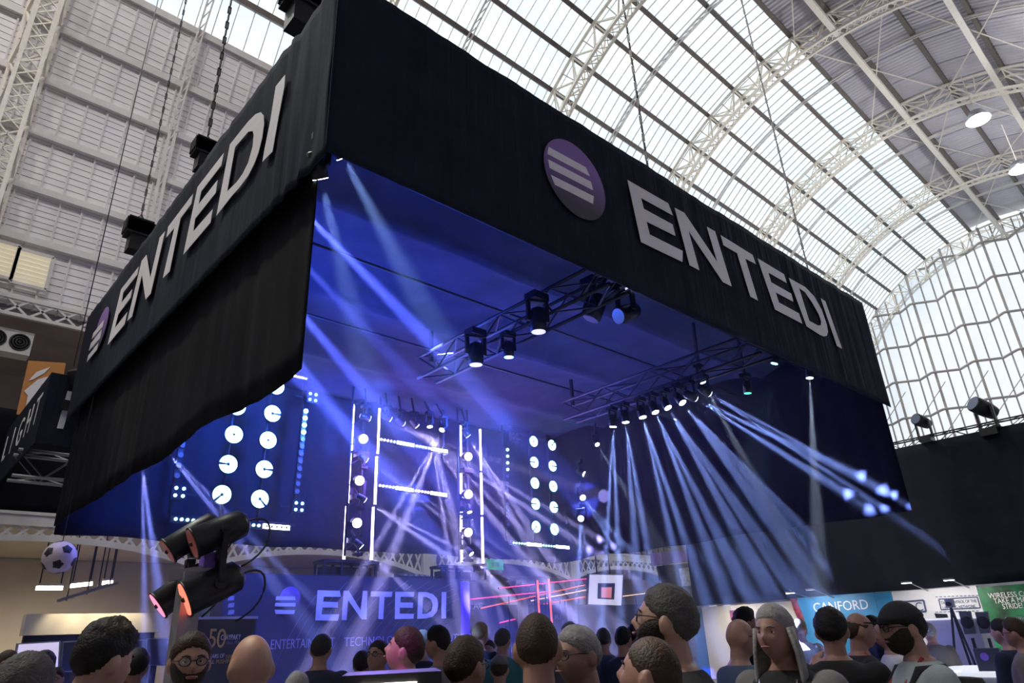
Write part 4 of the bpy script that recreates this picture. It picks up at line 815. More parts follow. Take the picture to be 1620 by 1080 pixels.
# ================================================================ CENTRE BACKGROUND
# hanging screen
q = [(932, 908), (986, 909), (983, 958), (930, 956)]; YT = 14.0
P = [aty(x, y, YT) for x, y in q]; c = sum(P, V((0, 0, 0)))/4; o = empty('hanging_screen', c, 'flat white screen hanging in the haze, small red picture in its middle', 'screen')
MB().plate([[(p-c)*1.04 for p in P]], (0, -1, 0), .06).build('housing', 'black_plastic', o); MB().plate([[(p-c)*.98+V((0, -.008, 0)) for p in P]], (0, -1, 0), .006).build('image_area', mat('screen_lit', (.5, .5, .6), .3, emit=(.62, .60, .80), es=.62), o)
MB().plate([[(p-c)*V((.5, 1, .5)) if False else V(((p-c).x*.5, -.014, (p-c).z*.52-.04)) for p in P]], (0, -1, 0), .004).build('picture_frame', 'sign_navy', o); MB().plate([[V(((p-c).x*.30, -.019, (p-c).z*.34-.08)) for p in P]], (0, -1, 0), .004).build('picture', mat('screen_red', (.5, .2, .2), .3, emit=(.75, .22, .22), es=.6), o)
for s in (-.3, .3): MB().bar((s, .03, .3), (s, .03, 6.2-c.z), .03).build('hanger', 'steel_dark', o)
# printed cube by the end of the black drape
o = empty('printed_box', aty(1080, 910, 17.0), 'hanging grey printed box with a violet cap beside the black drape', 'sign'); c = V(o.location)
MB().plate([[aty(x, y, 17)-c for x, y in ((1058, 893), (1098, 890), (1103, 952), (1068, 955))]], (0, -1, 0), .6).build('body', mat('print_grey', (.10, .10, .12), .5, var=.6, scale=3), o)
MB().plate([[aty(x, y, 16.97)-c for x, y in ((1046, 873), (1090, 870), (1091, 888), (1048, 893))]], (0, -1, 0), .55).build('violet_cap', mat('cap_violet', (.34, .24, .60), .5, var=.1), o)
MB().plate([[aty(x, y, 16.97)-c for x, y in ((1074, 899), (1094, 897), (1097, 926), (1079, 927))]], (0, -1, 0), .01).build('white_print', mat('print_white', (.5, .5, .52), .5, var=.4, scale=6), o)
# neon stand behind the rig
mat('neon_pink', (.9, .2, .4), emit=(1, .06, .25), es=1.0); mat('neon_red', (.9, .2, .1), emit=(1, .16, .10), es=.8); mat('neon_warm', (1, .8, .6), emit=(1, .62, .42), es=.9)
YN = 16.0
for k, (a, b_, m_) in enumerate((((738, 948), (870, 935), 'neon_pink'), ((760, 962), (925, 925), 'neon_red'), ((790, 930), (930, 915), 'neon_pink'), ((840, 950), (932, 932), 'neon_warm'), ((860, 955), (930, 943), 'neon_red'), ((984, 943), (1030, 937), 'neon_warm'), ((790, 985), (815, 979), 'neon_pink'))):
    p, q_ = aty(*a, YN+.1*k), aty(*b_, YN+.1*k); o = empty('neon_bar', p, ('long pink', 'long slanting red', 'upper pink', 'warm white', 'lower red', 'short warm white', 'short pink')[k]+' neon bar of the stand behind the rig', 'neon light')
    MB().bar((0, 0, 0), q_-p, .03).build('tube', m_, o); MB().bar((0, .04, 0), q_-p+V((0, .04, 0)), .05).build('channel', 'black_metal', o); MB().bar((q_-p)*.5+V((0, .08, 0)), V(((q_-p).x*.5, .08, -p.z)), .03).build('post', 'black_metal', o)
for a, b_, lab in (((850, 917), (854, 985), 'left upright red neon tube behind the rig'), ((868, 915), (873, 985), 'right upright red neon tube behind the rig')):
    p, q_ = aty(*a, 15.5), aty(*b_, 15.5); o = empty('neon_bar', q_, lab, 'neon light'); MB().cyl((0, 0, 0), p-q_, .03, 8).build('tube', 'neon_red', o); MB().bar((0, .06, -q_.z), V((0, .06, p.z-q_.z)), .05).build('post', 'black_metal', o)
o = empty('neon_stand_wall', aty(755, 975, 17.5), 'dark stand wall with three white initials under the pink neon', 'wall panel'); c = V(o.location); o.location.z = 0; c.z = 0
xa, xb = aty(735, 960, 17.5).x, aty(1040, 960, 17.5).x; MB().box(V((xa, 17.5, 0))-c, V((xb, 17.7, 2.7))-c).build('panel', 'sign_navy', o); tpx('TAF', (752, 959), 23, 17.5, 'lav_print', o, .26); tpx('R', (881, 976), 7, 17.5, 'lav_dim', o, .2)
for k, (a, lab) in enumerate((((827, 960), 'pale timber post left of the red neon tubes'), ((905, 965), 'pale timber post right of the red neon tubes'))):
    p = aty(*a, 16.8); o = empty('timber_post', (p.x, p.y, 0), lab, 'post'); zt_ = aty(a[0], 917, 16.8).z; MB().box((-.12, -.12, 0), (.12, .12, zt_)).build('shaft', mat('post_lilac', (.34, .30, .42), .6) if k == 0 else 'post_lilac', o)
    for s in (-1, 1): MB().bar((0, 0, zt_-.7), (s*.6, 0, zt_-.05), .08).build('brace', 'post_lilac', o)
o = empty('exit_sign', aty(784, 893, 22.24), 'small green exit sign fixed to the white gallery girder', 'sign'); MB().box((-.45, 0, -.2), (.45, .05, .2)).build('face', mat('exit_green', (.05, .40, .28), emit=(.05, .45, .30), es=.35), o); text_on('EXIT', V(o.location)+V((0, -.01, 0)), (1, 0, 0), (0, 0, 1), .24, 'lav_print', o)
# ================================================================ LEFT BACKGROUND
mat('orange', (.62, .26, .07), .6, var=.05); mat('louvre_lit', (.9, .85, .7), emit=(1, .88, .62), es=.22)
YW = 22.45
for k, (q, lab) in enumerate((([(-30, 385), (24, 398), (18, 437), (-34, 424)], 1), ([(27, 403), (80, 418), (73, 453), (21, 442)], 2))):
    P = [aty(x, y, YW) for x, y in q]; c = sum(P, V((0, 0, 0)))/4; x0_, x1_ = min(p.x for p in P)-c.x, max(p.x for p in P)-c.x; z0_, z1_ = -.55, .55
    mb = MB()
    for a_, b__ in (((x0_, 0, z0_), (x1_, 0, z0_)), ((x0_, 0, z1_), (x1_, 0, z1_)), ((x0_, 0, z0_), (x0_, 0, z1_)), ((x1_, 0, z0_), (x1_, 0, z1_))): mb.bar(a_, b__, .09)
    w_ = mb.build('window_%d' % (k+2), 'white_paint'); w_.location = (c.x, YW-.12, c.z); struct(w_)
    for j in range(7): z = z0_+.09+(z1_-z0_-.1)*j/7; MB().add([(x0_+.06, .04, z), (x1_-.06, .04, z), (x1_-.06, -.03, z+.09), (x0_+.06, -.03, z+.09), (x0_+.06, .05, z+.02), (x1_-.06, .05, z+.02), (x1_-.06, -.02, z+.11), (x0_+.06, -.02, z+.11)], [(0, 1, 2, 3), (7, 6, 5, 4), (0, 4, 5, 1), (3, 2, 6, 7), (0, 3, 7, 4), (1, 5, 6, 2)]).build('louvre', 'louvre_lit', w_)
p = aty(10, 537, 22.6); o = empty('fan_unit', p, 'white wall unit with round black fan outlets under the lattice girder', 'fan unit'); MB().box((-1.2, 0, -.35), (.62, .5, .35)).build('casing', 'white_paint', o)
for x in (-.85, -.25, .32):
    for r_ in (.26, .19, .12, .05): MB().lathe([(r_, 0), (r_, .02+.1*(.26-r_)), (r_-.045, .02+.1*(.26-r_)), (r_-.045, 0)], (x, 0, 0), (0, -1, 0), 20).build('fan_ring', 'black_plastic', o)
o = empty('hanging_banner', aty(60, 610, 19), 'orange hanging banner with a white flame-like swoosh', 'banner'); c = V(o.location)
MB().plate([[aty(x, y, 19)-c for x, y in ((45, 570), (104, 574), (90, 660), (26, 655))]], (0, -1, 0), .02).build('cloth', 'orange', o)
for q in ([(45, 602), (58, 588), (80, 580), (70, 590), (52, 600)], [(38, 618), (60, 600), (88, 592), (66, 608), (48, 640), (40, 648), (44, 625)]): MB().plate([[aty(x, y, 18.985)-c for x, y in q]], (0, -1, 0), .008).build('swoosh', 'letter_white', o)
# neighbouring black stand with letters
YQ = 14.5; cb_ = aty(58, 700, YQ); ctp = aty(79, 588, YQ); XQ = cb_.x
nb = empty('neighbour_fascia', (XQ, YQ, cb_.z), 'black fascia of the neighbouring stand with cream capital letters', 'banner'); L = V(nb.location); hh = ctp.z-cb_.z
MB().box((-.03, 0, 0), (0, 8, hh)).build('side_cloth', 'banner_black', nb); MB().box((0, 0, 0), (1.4, .03, hh)).build('end_cloth', 'banner_black', nb)
MB().plate([[aty(x, y, YQ-.01)-L for x, y in ((107, 618), (118, 620), (100, 678), (90, 677))]], (0, -1, 0), .006).build('white_strip', 'strip_white', nb)
for ch, q in (('T', (58, 655)), ('H', (45, 672)), ('G', (31, 690)), ('I', (19, 703)), ('L', (8, 715)), ('R', (-4, 730))):
    p = atx(q[0], q[1]-4, XQ-.04); text_on(ch, p, (0, -1, 0), (0, 0, 1), hh*.62, 'letter_white', nb, name='letter_'+ch.lower())
o = truss_mesh(5, .5, .035).build('box_truss', 'alu'); pa = aty(20, 735, 16); o.location = pa; tag(o, 'bright aluminium truss under the neighbouring black stand', 'truss')
drape('rear_drape', (pa.x-4, 19, 0), (pa.x+2.2, 19, 0), aty(40, 650, 19).z, aty(40, 808, 19).z, (0, -1, 0), 'dark drape under the fascia of the neighbouring stand', 'drape_black', 60, 31, .03)
p = aty(115, 585, YQ); moving_head(p+V((.05, -.1, 0)), p+V((-.5, -.5, 1.2)), 'black moving head standing on the neighbouring fascia', None, 'black_plastic', .17, stand=-1)
# stands under the gallery, left
mat('em_strip', (1, 1, 1), emit=(1, .93, .80), es=5); mat('em_screen', (.8, .8, .9), emit=(.72, .62, .86), es=.55)
for a, b_, lab in (((57, 930), (99, 930), 'long white strip light under the gallery ceiling'), ((110, 927), (146, 923), 'warm strip light under the gallery beside the cable tray'), ((162, 922), (178, 921), 'short strip light under the gallery near the blue column')):
    p, q_ = aty(*a, 24.5), aty(*b_, 24.5); o = empty('strip_light', p, lab, 'lamp'); MB().bar((0, 0, 0), q_-p, .10).build('tube', 'em_strip', o); MB().bar((0, 0, .09), q_-p+V((0, 0, .09)), .16, .06).build('housing', 'white_paint', o)
    for t in (.1, .9): MB().bar((q_-p)*t+V((0, 0, .1)), (q_-p)*t+V((0, 0, 5.0-p.z)), .03).build('hanger', 'steel_dark', o)
    spot('strip_glow', (p+q_)/2-V((0, 0, .2)), (p+q_)/2-V((0, -1.5, 3)), 150, 250, (1, .88, .70), .8, .3)
for a, b_, lab in (((92, 950), (170, 925), 'long metal cable tray hanging under the gallery'), ((125, 940), (185, 922), 'thin conduit beside the cable tray')):
    yt_ = 23.6 if 'tray hanging' in lab else 24.3; p, q_ = aty(*a, yt_), aty(*b_, yt_); o = empty('cable_tray', p, lab, 'tray'); mb = MB()
    for s in (-.12, .12): mb.bar((0, s, 0), q_-p+V((0, s, 0)), .04, .08)
    for k in range(12): mb.bar((q_-p)*(k/11)+V((0, -.12, 0)), (q_-p)*(k/11)+V((0, .12, 0)), .03)
    mb.build('rails', 'alu', o); MB().bar((.2, 0, 0), (.2, 0, 5-p.z), .03).build('hanger', 'steel_dark', o); MB().bar((q_-p)*.8, V(((q_-p).x*.8, 0, 5-p.z)), .03).build('hanger', 'steel_dark', o)
YK = 15.0; xa, xb = aty(40, 1000, YK).x, aty(245, 1000, YK).x; o = empty('stand_backwall', (xa, YK, 0), 'long low stand wall with a warm lit header and monitors', 'stand wall')
MB().box((0, 0, 0), (xb-xa, .15, aty(120, 1003, YK).z)).build('panel', 'sign_navy', o); z_ = aty(120, 1003, YK).z; MB().box((-.05, -.08, z_), (xb-xa+.1, .2, z_+.34)).build('header', 'stand_cream', o)
for k in range(4): x = .5+(xb-xa-1)*k/3; spot('header_light', (xa+x, YK-.5, z_+.55), (xa+x, YK-.05, z_+.1), 80, 12, (1, .85, .6), .7, .05)
for q, lab, m_ in (([(28, 1018), (95, 1014), (92, 1068), (20, 1068)], 'lit monitor wall with a lilac picture behind the dark-haired man', 'em_screen'), ([(100, 1015), (130, 1013), (128, 1062), (96, 1062)], 'dark monitor next to the lilac screen', 'sign_navy'), ([(196, 1013), (230, 1012), (226, 1052), (192, 1052)], 'dark blue monitor with white letters near the grey pole', 'sign_navy'), ([(232, 1010), (266, 1009), (264, 1052), (230, 1052)], 'plain dark monitor beside the grey pole', 'sign_navy')):
    P = [aty(x, y, 13.9) for x, y in q]; c = sum(P, V((0, 0, 0)))/4; o = empty('monitor', (c.x, 13.9, 0), lab, 'monitor'); B_ = V((c.x, 13.9, 0))
    MB().plate([[(p-c)*1.03+c-B_ for p in P]], (0, -1, 0), .08).build('housing', 'alu', o); MB().plate([[(p-c)*.95+c-B_+V((0, -.01, -.0)) for p in P]], (0, -1, 0), .006).build('image_area', m_, o); MB().bar((0, .1, 0), (0, .1, c.z), .1).build('pedestal', 'steel_dark', o)
# ================================================================ PEOPLE
for nm, c in (('skin_a', (.36, .19, .14)), ('skin_b', (.42, .24, .18)), ('skin_c', (.28, .15, .11))): mat(nm, c, .5, var=.07, scale=14)
for nm, c in (('hair_black', (.012, .010, .010)), ('hair_brown', (.045, .026, .016)), ('hair_grey', (.26, .25, .25)), ('hair_dgrey', (.07, .065, .062)), ('hair_fair', (.30, .20, .11)), ('beard_dark', (.022, .016, .013))): mat(nm, c, .6, var=.22, scale=30, bump=.5, bscale=120).node_tree.nodes['Principled BSDF'].inputs['Specular IOR Level'].default_value = .25
for nm, c in (('cl_black', (.012, .012, .014)), ('cl_navy', (.012, .020, .055)), ('cl_grey', (.16, .15, .15)), ('cl_white', (.62, .62, .65)), ('cl_sage', (.38, .45, .43)), ('cl_teal', (.05, .22, .22)), ('cl_blue', (.07, .11, .19)), ('cl_jeans', (.03, .045, .09))): mat(nm, c, .85, var=.12, scale=5, bump=.4, bscale=220)
mat('eye_white', (.8, .78, .76), .2); mat('iris', (.03, .02, .015), .2); mat('lip', (.36, .14, .12), .5); mat('lanyard_red', (.35, .03, .04), .6); glass_mat('lens_glass', (.92, .94, .95), .03)
def hs(u):
    x, y, z = u; p = V((x*.077, y*.097, z*.118)); e = math.exp; fr_ = max(0.0, y)
    if z < 0:
        t = -z; p.x *= 1-.24*t*t
        if y > 0: p.y += .020*t*fr_**.5*(1-t*.25)
        else: p.y *= 1-.42*t
    p.y += fr_*(.026*e(-(x/.15)**2)*e(-((z+.16)/.16)**2)+.006*e(-(x/.12)**2)*e(-((z-.06)/.16)**2)+.006*e(-(x/.30)**2-((z+.47)/.07)**2)+.011*e(-(x/.34)**2-((z+.85)/.16)**2)+.005*e(-((z-.20)/.09)**2-(x/.6)**2)+.004*e(-((abs(x)-.5)/.2)**2-((z+.2)/.2)**2))
    p.y -= fr_*.011*e(-((abs(x)-.40)/.17)**2-((z-.04)/.11)**2)
    return p
def sph(n, m): return [V((0, 0, 1))]+[V((math.sin(math.pi*j/m)*math.cos(2*math.pi*i/n), math.sin(math.pi*j/m)*math.sin(2*math.pi*i/n), math.cos(math.pi*j/m))) for j in range(1, m) for i in range(n)]+[V((0, 0, -1))]
def sphf(n, m):
    f = [(0, 1+i, 1+(i+1) % n) for i in range(n)]
    for j in range(m-2): f += [(1+j*n+i, 1+(j+1)*n+i, 1+(j+1)*n+(i+1) % n, 1+j*n+(i+1) % n) for i in range(n)]
    k = 1+(m-1)*n; return f+[(k, 1+(m-2)*n+(i+1) % n, 1+(m-2)*n+i) for i in range(n)]
def capsule(mb, a, b_, ra, rb, n=12):
    a, b_ = V(a), V(b_); l = (b_-a).length
    pr = [(ra*math.sin(t), -ra*math.cos(t)) for t in (0.05, .5, 1.0, 1.45)]+[(rb*math.sin(t), l-rb*math.cos(t)) for t in (1.7, 2.1, 2.6, 3.09)]
    return mb.lathe(pr, a, b_-a, n)
def loft(mb, rings, n=22):
    vs = [V((w*math.copysign(abs(math.cos(2*math.pi*i/n))**.85, math.cos(2*math.pi*i/n)), yo+d*math.sin(2*math.pi*i/n), z)) for z, w, d, yo in rings for i in range(n)]
    fs = [(k*n+i, k*n+(i+1) % n, (k+1)*n+(i+1) % n, (k+1)*n+i) for k in range(len(rings)-1) for i in range(n)]+[tuple(range(n))[::-1], tuple((len(rings)-1)*n+i for i in range(n))]
    return mb.add(vs, fs, True)
def fuse(mb, name, m, vox, smooth=2):
    o = mb.build('tmp', m); r = o.modifiers.new('r', 'REMESH'); r.mode = 'VOXEL'; r.voxel_size = vox; r.use_smooth_shade = True
    if smooth: q = o.modifiers.new('s', 'SMOOTH'); q.iterations = smooth; q.factor = .5
    me = bpy.data.meshes.new_from_object(o.evaluated_get(bpy.context.evaluated_depsgraph_get())); old = o.data; bpy.data.objects.remove(o); bpy.data.meshes.remove(old); me.name = name
    for p in me.polygons: p.use_smooth = True
    if not me.materials: me.materials.append(MT[m])
    return me
TORSO = [(.84, .155, .115, 0), (.92, .172, .125, 0), (1.02, .155, .112, 0), (1.12, .158, .115, .01), (1.24, .178, .125, .01), (1.34, .190, .125, 0), (1.41, .196, .112, -.01), (1.455, .160, .092, -.015), (1.49, .095, .075, -.015), (1.52, .065, .066, -.01)]
POSES = {'down': ((.255, -.03, 1.14), (.245, .09, .90)), 'front': ((.25, .02, 1.13), (.13, .27, 1.16)), 'raise': ((.30, .14, 1.22), (.24, .34, 1.46))}
def hand(mb, w, d, side, sc_=1.0):
    """palm with five bent fingers, fingers along d from the wrist w"""
    d = V(d).normalized(); n_ = d.cross(V((side, 0, .01))).normalized(); a = d.cross(n_).normalized()*side
    capsule(mb, w+d*.02-a*.018, w+d*.085-a*.022, .022, .020, 8); capsule(mb, w+d*.02+a*.018, w+d*.085+a*.022, .022, .020, 8); capsule(mb, w+d*.02, w+d*.09, .024, .021, 8)
    for k, l in enumerate((.066, .078, .074, .056)):
        o = w+d*.09+a*(-.034+.0225*k); m_ = o+d*l*.5+n_*.006; capsule(mb, o, m_, .0095, .009, 8); capsule(mb, m_, m_+d*l*.42+n_*.022, .009, .0075, 8)
    t = w+d*.03-a*.03; capsule(mb, t, t+d*.03-a*.03, .0115, .0105, 8); capsule(mb, t+d*.03-a*.03, t+d*.065-a*.036+n_*.01, .0105, .0085, 8)
def limb_arm(mb, s, pose, inf, stop):
    e, w = POSES[pose]; sh = V((s*.185, -.01, 1.425)); e = V((s*e[0], e[1], e[2])); w = V((s*w[0], w[1], w[2]))
    capsule(mb, sh, e, .058+inf, .044+inf*.9)
    if stop == 'short': return e, w
    capsule(mb, e, w, .043+inf*.9, .030+inf*.8); return e, w
COUNT = [0]
def person(px, h, face, label, hair='short', hm='hair_brown', skin='skin_b', top='cl_black', bottom='cl_jeans', sleeve='short', pose='down', pitch=0.0, hyaw=0.0, beard=None, glasses=False, cap=None, fat=1.0, near=False, extra=None, thick=.013, group=None):
    k = COUNT[0]; COUNT[0] += 1
    dc = V((px[0]-CXP, px[1]-CYP, FP)); zc = .236*FP/h; P = C0+(RM@dc)*(zc/FP)
    S = max(.86, min(1.14, P.z/1.655)); dz = P.z-1.655*S
    aw = V((P.x, P.y, 0)).normalized(); rt = aw.cross(V((0, 0, 1))); t = math.radians(face); f = aw*math.cos(t)+rt*math.sin(t)
    rz = math.atan2(-f.x, f.y); vox = .0075 if near else .013
    hr = Matrix.Rotation(math.radians(hyaw), 3, 'Z')@Matrix.Rotation(-math.radians(pitch), 3, 'X'); hc = V((0, .025, 1.655)); piv = V((0, -.02, 1.57))
    H = lambda p: piv+hr@(V(p)+hc-piv)
    mb = MB(); n, m = (40, 30) if near else (24, 18); mb.add([H(hs(u)) for u in sph(n, m)], sphf(n, m), True)
    for s in (-1, 1):
        cs = [H(V((s*(.076+.010*math.cos(a)), -.012+.020*math.cos(a)-.004, -.008+.032*math.sin(a)))) for a in [j*.785 for j in range(9)]]
        mb.tube(cs, .0065, 6); mb.ball(H((s*.079, -.014, -.012)), (.014, .019, .031), 10, 8)
    capsule(mb, (0, -.012, 1.47), H((0, -.025, -.075)), .063, .056)
    loft(mb, TORSO)
    armw = []
    for s in (-1, 1):
        e, w = limb_arm(mb, s, pose if (pose != 'raise' or s == 1) else 'front', 0, 'long'); hand(mb, w, (w-e).normalized(), s); armw.append(w)
        capsule(mb, (s*.09, 0, .92), (s*.10, .015, .50), .082, .056); capsule(mb, (s*.10, .015, .50), (s*.105, -.02, .09), .054, .036); capsule(mb, (s*.105, -.03, .05), (s*.12, .14, .04), .042, .036)
    body = link('person', fuse(mb, 'person', skin, vox, 1)); body.location = (P.x, P.y, 0); body.rotation_euler = (0, 0, rz); body.scale = (S*fat, S*fat, S); tag(body, label, 'person', group)
    # clothes
    mb = MB(); loft(mb, [(z, w+.018, d+.018, yo) for z, w, d, yo in TORSO[:-1]]+[(1.505, .078, .078, -.014)])
    for s in (-1, 1): limb_arm(mb, s, pose if (pose != 'raise' or s == 1) else 'front', .014, sleeve)
    link('shirt', fuse(mb, 'shirt', top, .012 if near else .02, 2), body)
    mb = MB(); loft(mb, [(.80, .165, .125, 0), (.90, .188, .14, 0), (1.0, .172, .128, 0)])
    for s in (-1, 1): capsule(mb, (s*.092, 0, .88), (s*.10, .015, .50), .098, .074); capsule(mb, (s*.10, .015, .50), (s*.105, -.02, .11), .074, .064)
    link('trousers', fuse(mb, 'trousers', bottom, .03, 1), body)
    for s in (-1, 1): capsule(MB(), (0, 0, 0), (0, .1, 0), .05, .04); sm = MB(); capsule(sm, (s*.105, -.04, .052), (s*.122, .155, .046), .052, .046); sm.build('shoe', 'black_plastic', body)
    # hair
    if hair:
        hmesh = MB(); n, m = (56, 40) if near else (28, 20); us = sph(n, m); vs = []
        for u in us:
            x, y, z = u
            fl_ = (.02+.60*max(0, y)**1.5+.05*nz3(x*6+k, z*3, 2)) if y > 0 else .02+.58*y
            h_ = z-fl_
            if hair == 'balding': h_ = min(h_, .38-z+.25*max(0, -y))
            if hair in ('receding',): h_ = z-(fl_+.22*max(0, y))
            w = max(0, min(1, h_/.42)); w = w**.8*(1-.25*max(0, -z)); T = thick
            if hair == 'buzz' or hair == 'balding': T = .005
            if hair == 'swept': T = thick*(.75+.9*max(0, z)+.5*max(0, y)*max(0, z))
            nn = .22*nz3(x*3+k, y*3, z*3)+.30*nz3(x*26+k, y*5, z*9)
            d = T*w*(1+nn)-(.007 if h_ <= .02 else 0); p = hs(u); nr = V((p.x/.077**2, p.y/.097**2, p.z/.118**2)).normalized(); vs.append(H(p+nr*d))
        hmesh.add(vs, sphf(n, m), True)
        if hair == 'long':
            for j in range(46):
                a = math.pi*(-.06+1.12*j/45)+math.pi; x, y = .082*math.cos(a), .088*math.sin(a)*.8; L_ = .30+.05*nz3(j*.7, k, 0); o_ = V((x, y+.02, .02)); hmesh.tube([H(o_), H(o_+V((x*.25, -.005, -.10))), H(o_+V((x*.35, .0+.01*nz3(j, 1, 2), -.20))), H(o_+V((x*.25+.012*nz3(j, 3, 1), .015, -L_)))], .011, 6)
        hmesh.build('hair', hm, body)
    if beard:
        bm_ = MB(); n, m = (48, 36) if near else (26, 18); vs = []
        for u in sph(n, m):
            x, y, z = u; h_ = min(-.33-z+.75*max(0, abs(x)-.42), y+.16); 
            if abs(x) < .24 and -.56 < z < -.40 and y > .3: h_ = min(h_, abs(abs(z+.48)-.0)*1.2-.05)
            w = max(0, min(1, h_/.22)); nn = .5*nz3(x*22+k, y*22, z*22); p = hs(u); nr = V((p.x/.077**2, p.y/.097**2, p.z/.118**2)).normalized(); vs.append(H(p+nr*((.008 if beard != 'goatee' else .004)*w*(1+nn)-(.005 if h_ <= 0 else 0))))
        bm_.add(vs, sphf(n, m), True); bm_.build('beard', 'beard_dark' if beard in (True, 'goatee') else beard, body)
    if near or 100 < face < 260:
        for s in (-1, 1):
            e_ = MB().ball(H((s*.031, .0755, .005)), .0112, 12, 8).build('eye', 'eye_white', body); MB().ball(H((s*.031, .0815, .0045)), .0062, 10, 6).build('iris', 'iris', e_); MB().ball(H((s*.031, .0745, .0105)), .0128, 12, 8).build('eyelid', skin, body)
            MB().tube([H((s*.014, .094, .024)), H((s*.030, .094, .029)), H((s*.046, .083, .024))], .0035, 6).build('eyebrow', hm if hair else 'hair_brown', body)
        MB().tube([H((-.022, .100, -.056)), H((-.010, .108, -.054)), H((.010, .108, -.054)), H((.022, .100, -.056))], .0045, 6).build('lips', 'lip', body)
    if glasses:
        g = MB()
        for s in (-1, 1):
            g.tube([H((s*.034+.023*math.cos(a), .104-.012*abs(s*.034+.023*math.cos(a))/.05, .005+.017*math.sin(a))) for a in [j*.524 for j in range(13)]], .0024, 6); g.tube([H((s*.056, .092, .009)), H((s*.074, .05, .012)), H((s*.080, -.01, .010)), H((s*.078, -.03, -.006))], .0024, 6)
        g.tube([H((-.012, .106, .008)), H((0, .110, .011)), H((.012, .106, .008))], .0022, 6); g = g.build('glasses', 'black_plastic', body)
        for s in (-1, 1): MB().plate([[H((s*.034+.021*math.cos(a), .1035-.012*abs(s*.034+.021*math.cos(a))/.05, .005+.015*math.sin(a))) for a in [j*.524 for j in range(12)]]], hr@V((0, 1, 0)), .0015).build('spectacle_lens', 'lens_glass', g)
    if cap:
        c_ = MB(); n, m = 32, 20; vs = []
        for u in sph(n, m):
            p = hs(u); nr = V((p.x/.077**2, p.y/.097**2, p.z/.118**2)).normalized(); h_ = u.z-.22+.12*min(0, u.y); vs.append(H(p+nr*(.020*max(0, min(1, h_/.08))-(.006 if h_ <= 0 else 0))))
        c_.add(vs, sphf(n, m), True); c_ = c_.build('cap', cap, body)
        MB().plate([[H((.078*math.cos(a), .075+.105*math.sin(a), .032+.008*math.sin(a))) for a in [math.pi*j/14 for j in range(15)]]], hr@V((0, 0, 1)), .005).build('brim', cap, c_)
    if extra and 'lanyard' in extra:
        for s in (-1, 1): MB().tube([V((s*.068, .0, 1.52)), V((s*.085, .118, 1.40)), V((s*.05, .155, 1.25)), V((s*.012, .15, 1.08))], .009, 6).build('lanyard', 'lanyard_red', body)
        MB().box((-.045, .145, .94), (.045, .152, 1.08)).build('badge', 'cl_white', body)
    if extra and 'backpack' in extra:
        for s in (-1, 1): MB().tube([V((s*.115, -.13, 1.30)), V((s*.115, -.06, 1.475)), V((s*.12, .05, 1.465)), V((s*.125, .135, 1.36)), V((s*.15, .12, 1.18)), V((s*.18, .02, 1.06))], .024, 8).build('backpack_strap', 'cl_black', body)
        bp = MB(); loft(bp, [(1.0, .12, .06, -.2), (1.05, .15, .085, -.21), (1.30, .15, .085, -.21), (1.42, .12, .06, -.19)]); bp.build('backpack', 'cl_black', body)
    if extra and 'chain' in extra: MB().tube([V((.09*math.sin(a), .10+.03*math.cos(a)-.02, 1.46-.075*math.cos(a))) for a in [-1.7+.34*j for j in range(11)]], .004, 6).build('necklace', 'alu', body)
    if extra and 'jacket' in extra:
        mb = MB(); loft(mb, [(z, w+.036, d+.032, yo-.016) for z, w, d, yo in TORSO[:-2]])
        for s in (-1, 1): limb_arm(mb, s, pose, .024, 'long')
        link('jacket', fuse(mb, 'jacket', extra['jacket'], .014, 2), body)
    return body
N = dict(near=True)
person((148, 1044), 106, 55, 'dark-haired man in profile before the lilac monitor', 'swept', 'hair_black', 'skin_b', 'cl_black', hyaw=0, pitch=8, thick=.020, **N)
person((24, 1104), 128, 30, 'person with dark grey-streaked hair at the lower corner, head only just in view', 'short', 'hair_dgrey', 'skin_b', 'cl_black', thick=.016, **N)
person((62, 1058), 52, 40, 'dark-haired person seen against the lilac monitor', 'short', 'hair_black', 'skin_c', 'cl_black'); person((5, 1050), 40, 100, 'man with short hair at the edge beside the monitor frame', 'buzz', 'hair_brown', 'skin_a', 'cl_grey')
person((89, 1074), 36, 200, 'small dark-haired person in glasses under the lilac monitor', 'short', 'hair_black', 'skin_a', 'cl_grey', glasses=True); person((214, 1056), 50, 10, 'person with thick curly black hair beside the pole', 'short', 'hair_black', 'skin_c', 'cl_black', thick=.028)
person((299, 1048), 86, 172, 'man with goatee and glasses, hand raised, in front of the grey pole', 'short', 'hair_brown', 'skin_a', 'cl_white', beard='goatee', glasses=True, pose='raise', sleeve='long', **N)
person((400, 1056), 100, -20, 'bald man seen from behind before the gold fifty poster', None, 'hair_brown', 'skin_b', 'cl_black', **N)
person((507, 1028), 44, 15, 'man in a dark navy top seen from behind before the logo wall', 'short', 'hair_black', 'skin_a', 'cl_navy', sleeve='long', fat=1.06); person((468, 1094), 62, 10, 'grey-haired head just showing below the navy top', 'short', 'hair_grey', 'skin_b', 'cl_black')
person((572, 1052), 40, 5, 'person with smooth black hair before the word technology', 'short', 'hair_black', 'skin_b', 'cl_black', thick=.024); person((599, 1040), 48, 215, 'dark-haired man in glasses looking down beside the violet-lit man', 'short', 'hair_black', 'skin_a', 'cl_black', glasses=True, pitch=-10)
vp_ = person((641, 1032), 68, -75, 'violet-lit man in white bending his head beside the black mixing case', 'short', 'hair_brown', 'skin_b', 'cl_white', pitch=-16, **N)
person((667, 1018), 38, 20, 'short-haired person just behind the violet-lit man', 'short', 'hair_dgrey', 'skin_a', 'cl_navy'); person((697, 1018), 48, -60, 'man with dark quiff and grey shirt beside the violet-lit man', 'swept', 'hair_black', 'skin_a', 'cl_grey')
